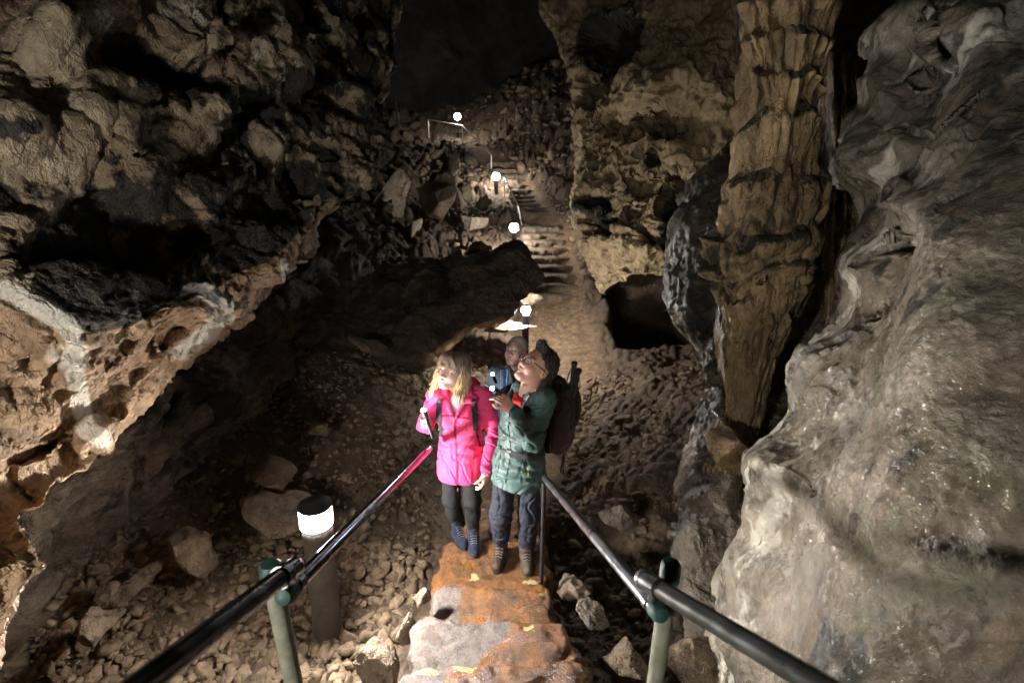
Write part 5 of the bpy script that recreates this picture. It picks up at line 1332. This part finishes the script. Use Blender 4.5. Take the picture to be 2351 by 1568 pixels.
# ---------------------------------------------------------------- man in the green jacket
def man():
    b = A3(.03, 2.92, .005); W = lambda x, y, z: A3(x, y, z)       # world coordinates throughout
    ho = A3(.150, 2.90, 1.575); s = 1.07
    R = Rz(math.radians(-62))@Rx(math.radians(-40))
    ns = A3(.108, 2.965, 1.37)
    lS, lE, lW = A3(.205, 2.87, 1.375), A3(.130, 2.80, 1.125), A3(-.005, 2.715, 1.385)
    rS, rE, rW = A3(.055, 3.06, 1.30), A3(-.005, 3.07, 1.07), A3(.02, 3.0, .90)
    hR, hL = A3(-.045, 2.95, .90), A3(.125, 2.95, .90); kR, kL = A3(-.075, 2.90, .49), A3(.115, 2.89, .49); aR, aL = A3(-.084, 3.018, .10), A3(.107, 2.988, .10)
    yw = math.radians(-48); tw = lambda t: math.radians(-15-33*t)
    skin = (.52, .29, .21)
    L = head_prims(ho, R, s, True, 1.2, neck_to=ns)
    L += [loft([(.85, .045, 2.96, .11, .07, tw(0)), (1.1, .06, 2.96, .11, .07, tw(.8)), (1.28, .08, 2.97, .11, .055, tw(1)), (1.40, .10, 2.98, .07, .05, tw(1))], .04),
          cap(lS, lE, .05, .042, .03), cap(lE, lW, .042, .028, .02), cap(rS, rE, .05, .042, .03), cap(rE, rW, .042, .028, .02),
          cap(hR, kR, .058, .042, .05), cap(kR, aR, .042, .03, .03), cap(hL, kL, .058, .042, .05), cap(kL, aL, .042, .03, .03)]
    L += hand_prims(lW, A3(-.085, -.03, .135), A3(-.55, .65, -.25), 1, (40, 50, 54, 58), 1.0, 30, 3, 40)
    hc = head_col(ho, R, s, skin, (.40, .14, .11), (.03, .02, .015), .0055, .12)
    body, V, F = sdf_obj('person', L, A3(-.32, 2.55, 0), A3(.40, 3.30, 1.76), .0036, M_skin, None, b, col=hc)
    tag(body, 'laughing dark haired man with glasses in a green jacket looking up', 'person')
    eyes(body, b, ho, R, s, (.06, .04, .03), (-.1, -1, .3))
    L = [ell(A3(.045, 2.955, .90), (.12, .09, .10), None, .02), cap(hR, kR, .078, .074, .03), cap(kR, aR+A3(0, 0, .075), .076, .062, .03), cap(hL, kL, .080, .074, .03), cap(kL, aL+A3(0, 0, .075), .076, .062, .03)]
    sdf_obj('trousers', L, A3(-.32, 2.7, .06), A3(.40, 3.2, 1.06), .006, M_trou, body, b, disp=wrinkle(41, .008, (7, 7, 11), [(kR, .12), (kL, .12), (aR+A3(0, 0, .08), .1), (aL+A3(0, 0, .08), .1)], .006))
    boot(A3(-.088, 2.985, 0), A3(-.2, -1, 0), 1.02, M_brownb, M_sole, body, b, M_lace)
    boot(A3(.105, 2.955, 0), A3(.08, -1, 0), 1.02, M_brownb, M_sole, body, b, M_lace)
    f = A3(math.sin(yw), -math.cos(yw), 0); f = A3(-math.sin(math.radians(48)), -math.cos(math.radians(48)), 0); sd = A3(math.cos(yw), math.sin(yw), 0)
    cN = A3(.095, 2.965, 0)
    TL = lambda x, y, z: cN+sd*x+f*y+A3(0, 0, z)
    # shirts
    sdf_obj('shirt', [cap(TL(0, .03, 1.18), TL(0, .03, 1.31), .095, .070, .01), cap(TL(-.055, .02, 1.40), TL(-.025, .085, 1.34), .017, .015, .01), cap(TL(.055, .02, 1.40), TL(.025, .085, 1.34), .017, .015, .01),
                      cap(TL(.055, .02, 1.40), TL(.045, -.05, 1.44), .017, .018, .01), cap(TL(-.055, .02, 1.40), TL(-.045, -.05, 1.44), .017, .018, .01), cap(TL(.045, -.05, 1.44), TL(-.045, -.05, 1.44), .018, .018, .01)],
            A3(-.1, 2.75, 1.12), A3(.3, 3.2, 1.5), .005, M_redsh, body, b, disp=wrinkle(51, .004))
    T = [(.735, .038, 2.945, .195, .150, 0.15), (.80, .038, 2.945, .192, .148, .2), (.92, .048, 2.95, .178, .138, .4), (1.02, .062, 2.955, .158, .128, .6), (1.12, .07, 2.96, .162, .132, .8), (1.26, .085, 2.965, .160, .132, 1), (1.35, .10, 2.972, .135, .11, 1), (1.41, .10, 2.985, .105, .08, 1), (1.435, .105, 2.99, .08, .065, 1)]
    L = [loft([(t[0], t[1], t[2], t[3], t[4], tw(t[5])) for t in T], .02)]
    L += [cap(lS, lE, .074, .068, .05), cap(lE, lW*.92+lE*.08, .068, .050, .025), cap(rS, rE, .074, .066, .05), cap(rE, rW, .066, .052, .02)]
    def vv(P):
        q = P-cN; return np.maximum(np.maximum(np.abs(q@sd+.004)-np.clip((P[:, 2]-1.20)*.55, 0, .07), .055-q@f), 1.19-P[:, 2])
    L += [(vv, 's', .006)]
    L += [ell(TL(0, -.105, 1.39), (.095, .07, .07), None, .03),
          cap(lW*.88+lE*.12, lW*.94+lE*.06, .051, .047, .004)]
    jd = wrinkle(61, .0062, (6, 6, 9), [(lE, .16), (lE*.5+lW*.5, .10), (A3(.05, 2.85, .80), .16)], .016)
    jk, JV, JF = sdf_obj('jacket', L, A3(-.28, 2.58, .66), A3(.42, 3.30, 1.56), .005, M_green, body, b, disp=jd)
    bv = bvh(JV, JF)
    X = lambda px, py: U(px, py, 3.1)
    L = [cap(TL(.085, -.03, 1.43), TL(0, -.085, 1.44), .026, .033, .012), cap(TL(-.085, -.03, 1.43), TL(0, -.085, 1.44), .026, .033, .012), ell(TL(0, -.125, 1.40), (.10, .06, .07), None, .03)]
    for q in (-1, 1): L += [cap(TL(q*.014, .120, 1.225), TL(q*.074, .075, 1.35), .013, .021, .012), cap(TL(q*.074, .075, 1.35), TL(q*.085, -.03, 1.43), .021, .026, .012)]
    sdf_obj('collar', L, A3(-.15, 2.7, 1.15), A3(.4, 3.3, 1.56), .006, M_greend, jk, b, disp=wrinkle(66, .005))
    cord('seam', bv, [X(1142, 960), X(1146, 1010), X(1150, 1040), X(1140, 1095)], CAMV, .0018, M_greend, jk, b)
    cord('zip', bv, [X(1172, 930), X(1168, 980), X(1172, 1040), X(1160, 1108)], CAMV, .003, M_greend, jk, b)
    cord('pocket_zip', bv, [X(1199, 1054), X(1208, 1090)], CAMV, .0028, M_greend, jk, b)
    cord('drawcord', bv, [X(1212, 1075), X(1213, 1092)], CAMV, .0022, simple_mat('yellow_cord', (.6, .45, .05), .6), jk, b)
    ribbon('chest_tab', bv, [X(1172, 940), X(1190, 936)], CAMV, .022, .004, M_greend, jk, b, n=8)
    ribbon('hood_lining', bv, [X(1196, 925), X(1212, 905), X(1232, 893), X(1252, 888)], CAMV, .05, .006, M_greend, jk, b)
    # hair
    hl = []
    def H(c, r, k=.02, op='u'): hl.append(fr(ho, R, ell(np.array(c)*s, np.array(r)*s, None, k, op)))
    H((0, .028, .044), (.084, .100, .090)); H((0, .07, -.02), (.072, .052, .075), .03)
    H((0, -.082, .020), (.070, .060, .066), .008, 's')
    for q in (-1, 1): H((q*.084, .004, -.012), (.03, .030, .040), .006, 's'); H((q*.072, -.045, -.02), (.04, .05, .07), .008, 's')
    H((0, -.045, .115), (.056, .032, .028), .02); H((.01, -.062, .128), (.034, .018, .020), .015)
    hcol = lambda V, N: np.tile(np.array([.016, .012, .010]), (len(V), 1))
    hd = lambda V, N: .006*(ridged(V*28, 3, 19)-.5)+.003*fbm(V*60, 2, 20)
    hr, HV, HF = sdf_obj('hair', hl, ho-A3(.18, .18, .18), ho+A3(.18, .18, .2), .0036, M_hair, body, b, disp=hd, col=hcol)
    r_ = np.random.RandomState(6); S = []; HN = vnorm(HV, HF)
    for i in r_.choice(len(HV), 520):
        n = HN[i]; q = (HV[i]-ho)@R
        if q[1] < -.07 and q[2] < .06: continue
        up = R@A3(0, -.6, .8) if q[2] > .07 else R@A3(0, .2, -1); t = n*.15+up*.8; t = t/np.linalg.norm(t); p = HV[i]-n*.004; l = r_.uniform(.010, .018)
        S.append(([p, p+t*l*.5+n*.003, p+t*l+n*.004], .0028))
    locks(hr, b, S, .003, hcol)
    # glasses
    M_gl = simple_mat('dark_spectacle_frame', (.015, .012, .012), .3); gp = []
    g = lambda x, y, z: ho+R@(A3(x, y, z)*s)
    M_len = simple_mat('spectacle_lens', (.9, .9, .9), .03); 
    bs = M_len.node_tree.nodes['Principled BSDF']; bs.inputs['Alpha'].default_value = .05
    gl = mesh_any('glasses', rel([tube([g(-.010, -.112, .006), g(0, -.115, .009), g(.010, -.112, .006)], .0022, 8)], b), M_gl, body)
    for q in (-1, 1): mesh_any('temple', rel([tube([g(q*.066, -.085, .012), g(q*.080, -.02, .010), g(q*.084, .03, -.002)], .0026, 8)], b), M_gl, gl)
    for q in (-1, 1):
        ring = [g(q*.036+.026*math.cos(a), -.107+.010*abs(math.cos(a)*q*.5+.5)*1.0, .002+.019*math.sin(a)) for a in np.linspace(0, 2*math.pi, 25)]
        mesh_any('rim', rel([tube(ring, .0021, 8, caps=False)], b), M_gl, gl)
        cc = g(q*.036, -.105, .002); VV = np.array([cc]+ring[:-1]); mesh_any('lens', rel([(VV, [[0, i+1, (i+1) % 24+1] for i in range(24)])], b), M_len, gl)
    # backpack with belt, straps, walking poles
    pk = empty('backpack', A3(.36, 3.08, .95), 'large dark maroon backpack worn by the man in the green jacket', 'backpack'); pb = np.array(pk.location)
    bd = -f   # behind him
    PB = lambda x, y, z: cN+sd*x+bd*y+A3(0, 0, z)
    L = [loft([(.90, *PB(0, .22, 0)[:2], .145, .095, yw), (.98, *PB(0, .24, 0)[:2], .17, .12, yw), (1.22, *PB(0, .24, 0)[:2], .165, .120, yw), (1.37, *PB(0, .22, 0)[:2], .135, .09, yw)], .02, p=2.8), ell(PB(0, .20, 1.38), (.115, .10, .055), None, .05)]
    sdf_obj('bag', L, A3(-.05, 2.75, .80), A3(.62, 3.45, 1.50), .007, M_pack, pk, pb, disp=wrinkle(71, .008, (6, 6, 8)))
    sdf_obj('front_pocket', [loft([(1.02, *PB(0, .36, 0)[:2], .105, .05, yw), (1.15, *PB(0, .385, 0)[:2], .12, .06, yw), (1.32, *PB(0, .36, 0)[:2], .095, .04, yw)], .02, p=2.8), ell(PB(0, .37, 1.22), (.11, .11, .09), None, .03)], A3(0, 2.8, .96), A3(.7, 3.5, 1.42), .007, M_pack, pk, pb, disp=wrinkle(73, .006, (7, 7, 9)))
    ribbon('shoulder_strap', bv, [X(1250, 884), X(1232, 896), X(1213, 925), X(1204, 958), X(1210, 990)], CAMV, .040, .008, M_strap, pk, pb)
    ribbon('strap_webbing', bv, [X(1236, 880), X(1216, 902), X(1205, 918)], CAMV, .016, .010, simple_mat('grey_webbing', (.10, .11, .12), .7), pk, pb, off=.012)
    for a, c in (((1217, 909), (1207, 925)), ((1224, 901), (1234, 900))): ribbon('reflective_piping', bv, [X(*a), X((a[0]+c[0])/2, (a[1]+c[1])/2-1), X(*c)], CAMV, .007, .004, M_tee, pk, pb, off=.014, n=10)
    ribbon('hip_belt', bv, [X(1150, 1034), X(1164, 1040), X(1180, 1043), X(1212, 1050), X(1240, 1052), X(1252, 1048)], CAMV, .030, .006, M_strap, pk, pb)
    ribbon('buckle', bv, [X(1160, 1038), X(1172, 1042)], CAMV, .038, .011, M_black, pk, pb, n=8)
    ribbon('buckle', bv, [X(1205, 1048), X(1222, 1052)], CAMV, .042, .011, M_black, pk, pb, n=8)
    for i in range(2):
        o0 = A3(.40+.016*i, 3.08+.02*i, 0); top = U(1318+10*i, 836+16*i, 3.32+.02*i); foot = U(1292-5*i, 1088-4*i, 3.62)
        e = empty('walking_pole', foot, ['walking pole strapped to the maroon backpack, its handle the higher of the pair', 'walking pole strapped to the maroon backpack, its handle the lower and further right'][i], 'walking pole', None)
        d = (top-foot)/np.linalg.norm(top-foot); L_ = np.linalg.norm(top-foot)
        mesh_any('shaft', rel([tube([foot, foot+d*.30, foot+d*.31, top-d*.14], [.006, .007, .009, .009], 12)], foot), M_steel if i == 0 else M_black, e)
        gg = [(.0, .011), (.02, .016), (.04, .0135), (.06, .0155), (.08, .0135), (.10, .0155), (.12, .013), (.15, .0165), (.165, .022), (.178, .022), (.185, .012)]
        mesh_any('grip', rel([tube([top-d*(.165-t) for t, r in gg], [r for t, r in gg], 16)], foot), M_black, e)
        for q in (-1, 1):
            p0 = top+A3(0, 0, -.005); ln = .135+.03*(q > 0); dx = q*.040
            loop = [p0, p0+A3(dx*.6, -.01, -.035), p0+A3(dx*1.05, -.012, -ln*.75), p0+A3(dx*.9, -.012, -ln), p0+A3(dx*.45, -.01, -ln*.8), p0+A3(dx*.2, -.01, -.06)]
            P = catmull(np.array(loop), 24, 0); S_ = [P+A3(0, k, 0) for k in (-.011, .011)]
            G = np.stack([S_[0]-A3(.002, 0, 0), S_[1]-A3(.002, 0, 0), S_[1]+A3(.002, 0, 0), S_[0]+A3(.002, 0, 0)], 1)
            mesh_any('wrist_strap', rel([(G.reshape(-1, 3), gridF(24, 4, True).tolist())], foot), M_strap, e)
            if i == 1 and q < 0: break
    torch('torch', A3(-.112, 2.665, 1.545), A3(-.060, 2.725, 1.485), 'small bright torch pinched in the fingers of the man in green', 600, (.72, .86, 1.), .013, .010)
    return body
man()

# ---------------------------------------------------------------- older man behind
def older():
    b = A3(.02, 3.95, -.335); W = lambda x, y, z: b+A3(x, y, z)
    ho = A3(.030, 3.93, 1.285); s = 1.0; R = Rz(math.radians(-24))@Rx(math.radians(-20))
    ns = W(.02, .04, 1.46)
    rS, rE, rW = W(-.155, .02, 1.40), W(-.185, -.05, 1.15), W(-.135, -.27, 1.31)
    lS, lE, lW = W(.175, .03, 1.40), W(.22, .04, 1.13), W(.20, -.08, .92)
    L = head_prims(ho, R, s, True, .1, neck_to=ns)
    L += [loft([(b[2]+.85, b[0], b[1]+.02, .15, .11, 0), (b[2]+1.2, b[0], b[1]+.02, .15, .11, 0), (b[2]+1.46, b[0]+.01, b[1]+.03, .09, .07, 0)], .05), cap(rS, rE, .05, .042, .03), cap(rE, rW, .042, .028, .02), cap(lS, lE, .05, .042, .03), cap(lE, lW, .042, .028, .02)]
    for q in (-1, 1): L += [cap(W(q*.09, 0, .88), W(q*.09, -.02, .48), .085, .055, .05), cap(W(q*.09, -.02, .48), W(q*.09, 0, .08), .055, .035, .03)]
    L += hand_prims(rW, A3(.0, -.12, .16), A3(.8, -.2, -.2), 1, (58, 62, 66, 70), 1., 30, 2, 30)
    L += hand_prims(lW, A3(0, -.1, -1), A3(-.8, .3, 0), -1, (30, 32, 34, 36), 1.)
    skin = (.50, .29, .23)
    body, V, F = sdf_obj('person', L, b-A3(.4, .5, 0), b+A3(.4, .4, 1.78), .0042, M_skin, None, b, col=head_col(ho, R, s, skin, (.36, .15, .13), (.35, .33, .31)))
    tag(body, 'older man with short white hair in a blue jacket behind the couple', 'person')
    eyes(body, b, ho, R, s, (.10, .12, .14), (-.2, -1, .3))
    L = [ell(W(0, .02, .90), (.17, .13, .12), None, .03)]
    for q in (-1, 1): L += [cap(W(q*.09, 0, .88), W(q*.09, -.02, .48), .10, .075, .06), cap(W(q*.09, -.02, .48), W(q*.09, 0, .1), .075, .065, .03)]
    sdf_obj('trousers', L, b-A3(.3, .3, -.05), b+A3(.3, .3, 1.05), .01, M_olive, body, b, disp=wrinkle(81, .006))
    for q in (-1, 1): boot(W(q*.09, -.02, 0), A3(q*.1, -1, 0), 1.05, M_brownb, M_sole, body, b, M_lace)
    z, cx, cy = b[2], b[0], b[1]
    L = [loft([(z+.78, cx, cy+.01, .19, .15, 0), (z+1.05, cx, cy+.01, .175, .135, 0), (z+1.3, cx, cy+.01, .18, .135, 0), (z+1.40, cx+.005, cy+.02, .155, .11, 0), (z+1.465, cx+.015, cy+.03, .09, .075, 0)], .02),
         cap(rS, rE, .066, .06, .04), cap(rE, rW*.9+rE*.1, .06, .047, .02), cap(lS, lE, .07, .06, .04), cap(lE, lW, .06, .047, .02)]
    for q in (-1, 1): L += [cap(W(.01+q*.015, -.115, 1.36), W(.02+q*.068, -.03, 1.47), .013, .02, .012), cap(W(.02+q*.068, -.03, 1.47), W(.02+q*.06, .07, 1.50), .02, .022, .012)]
    def jcol(V, N):
        x, zz = V[:, 0]-b[0], V[:, 2]-b[2]; c = np.tile(np.array([.02, .055, .16]), (len(V), 1))
        c[(x < -.095) & (zz > 1.20)] = (.11, .17, .25)
        c[(x > -.045) & (x < .12) & (zz > 1.33) & (V[:, 1] < b[1])] = (.12, .13, .13); return c
    M_oj = vcol_mat('panelled_jacket_cloth', .7, .2, 400, .3, 0, .1)
    jk, JV, JF = sdf_obj('jacket', L, b+A3(-.4, -.4, .74), b+A3(.4, .35, 1.56), .006, M_oj, body, b, disp=wrinkle(91, .006, (7, 7, 11)), col=jcol)
    bv = bvh(JV, JF); X = lambda px, py: U(px, py, 4.15)
    cord('zip', bv, [X(1165, 848), X(1162, 900), X(1162, 960)], CAMV, .004, M_ltblue, jk, b); cord('piping', bv, [X(1150, 850), X(1149, 900), X(1150, 950)], CAMV, .003, M_ltblue, jk, b)
    hl = [fr(ho, R, ell(A3(0, .024, .044), A3(.081, .095, .083), None, .02)), fr(ho, R, ell(A3(0, .06, -.02), A3(.07, .05, .06), None, .03)), fr(ho, R, ell(A3(0, -.085, .020), A3(.068, .078, .074), None, .008, 's'))]
    for q in (-1, 1): hl.append(fr(ho, R, ell(A3(q*.084, .004, -.012), A3(.03, .026, .036), None, .006, 's')))
    sdf_obj('hair', hl, ho-A3(.16, .16, .16), ho+A3(.16, .16, .16), .004, M_hair, body, b, disp=lambda V, N: .004*(ridged(V*30, 3, 29)-.5), col=lambda V, N: np.tile(np.array([.72, .70, .66]), (len(V), 1)))
    torch('torch', A3(-.148, 3.60, 1.222), A3(-.125, 3.66, 1.125), 'torch held up by the older man behind the couple', 420, (.72, .86, 1.), .014, .011)
    return body
older()
# ================================================================= CAMERA, WORLD, VIEW
cam = bpy.data.cameras.new('camera'); co = bpy.data.objects.new('camera', cam); COL.objects.link(co)
co.location = (0, 0, CAMZ); co.rotation_euler = (math.radians(90)-TH, 0, 0)
cam.sensor_width = 36; cam.lens = 36*FPX/2351; cam.clip_start = .05; cam.clip_end = 200
cam.dof.use_dof = True; cam.dof.focus_distance = 3.4; cam.dof.aperture_fstop = 2.8
scene.camera = co
w = bpy.data.worlds.new('World'); scene.world = w; w.use_nodes = True
w.node_tree.nodes['Background'].inputs[0].default_value = (.5, .55, .65, 1); w.node_tree.nodes['Background'].inputs[1].default_value = .01
scene.view_settings.view_transform = 'Standard'; scene.view_settings.look = 'None'; scene.view_settings.exposure = EXPO; scene.view_settings.gamma = 1
scene.cycles.use_adaptive_sampling = True; scene.cycles.adaptive_threshold = .05; scene.cycles.adaptive_min_samples = 16
scene.cycles.use_denoising = True
try: scene.cycles.denoiser = 'OPENIMAGEDENOISE'
except Exception: pass
scene.cycles.max_bounces = 5; scene.cycles.diffuse_bounces = 4; scene.cycles.glossy_bounces = 3; scene.cycles.transmission_bounces = 4
scene.cycles.sample_clamp_indirect = 6; scene.cycles.sample_clamp_direct = 0
scene.cycles.use_light_tree = True
scene.cycles.caustics_reflective = False; scene.cycles.caustics_refractive = False
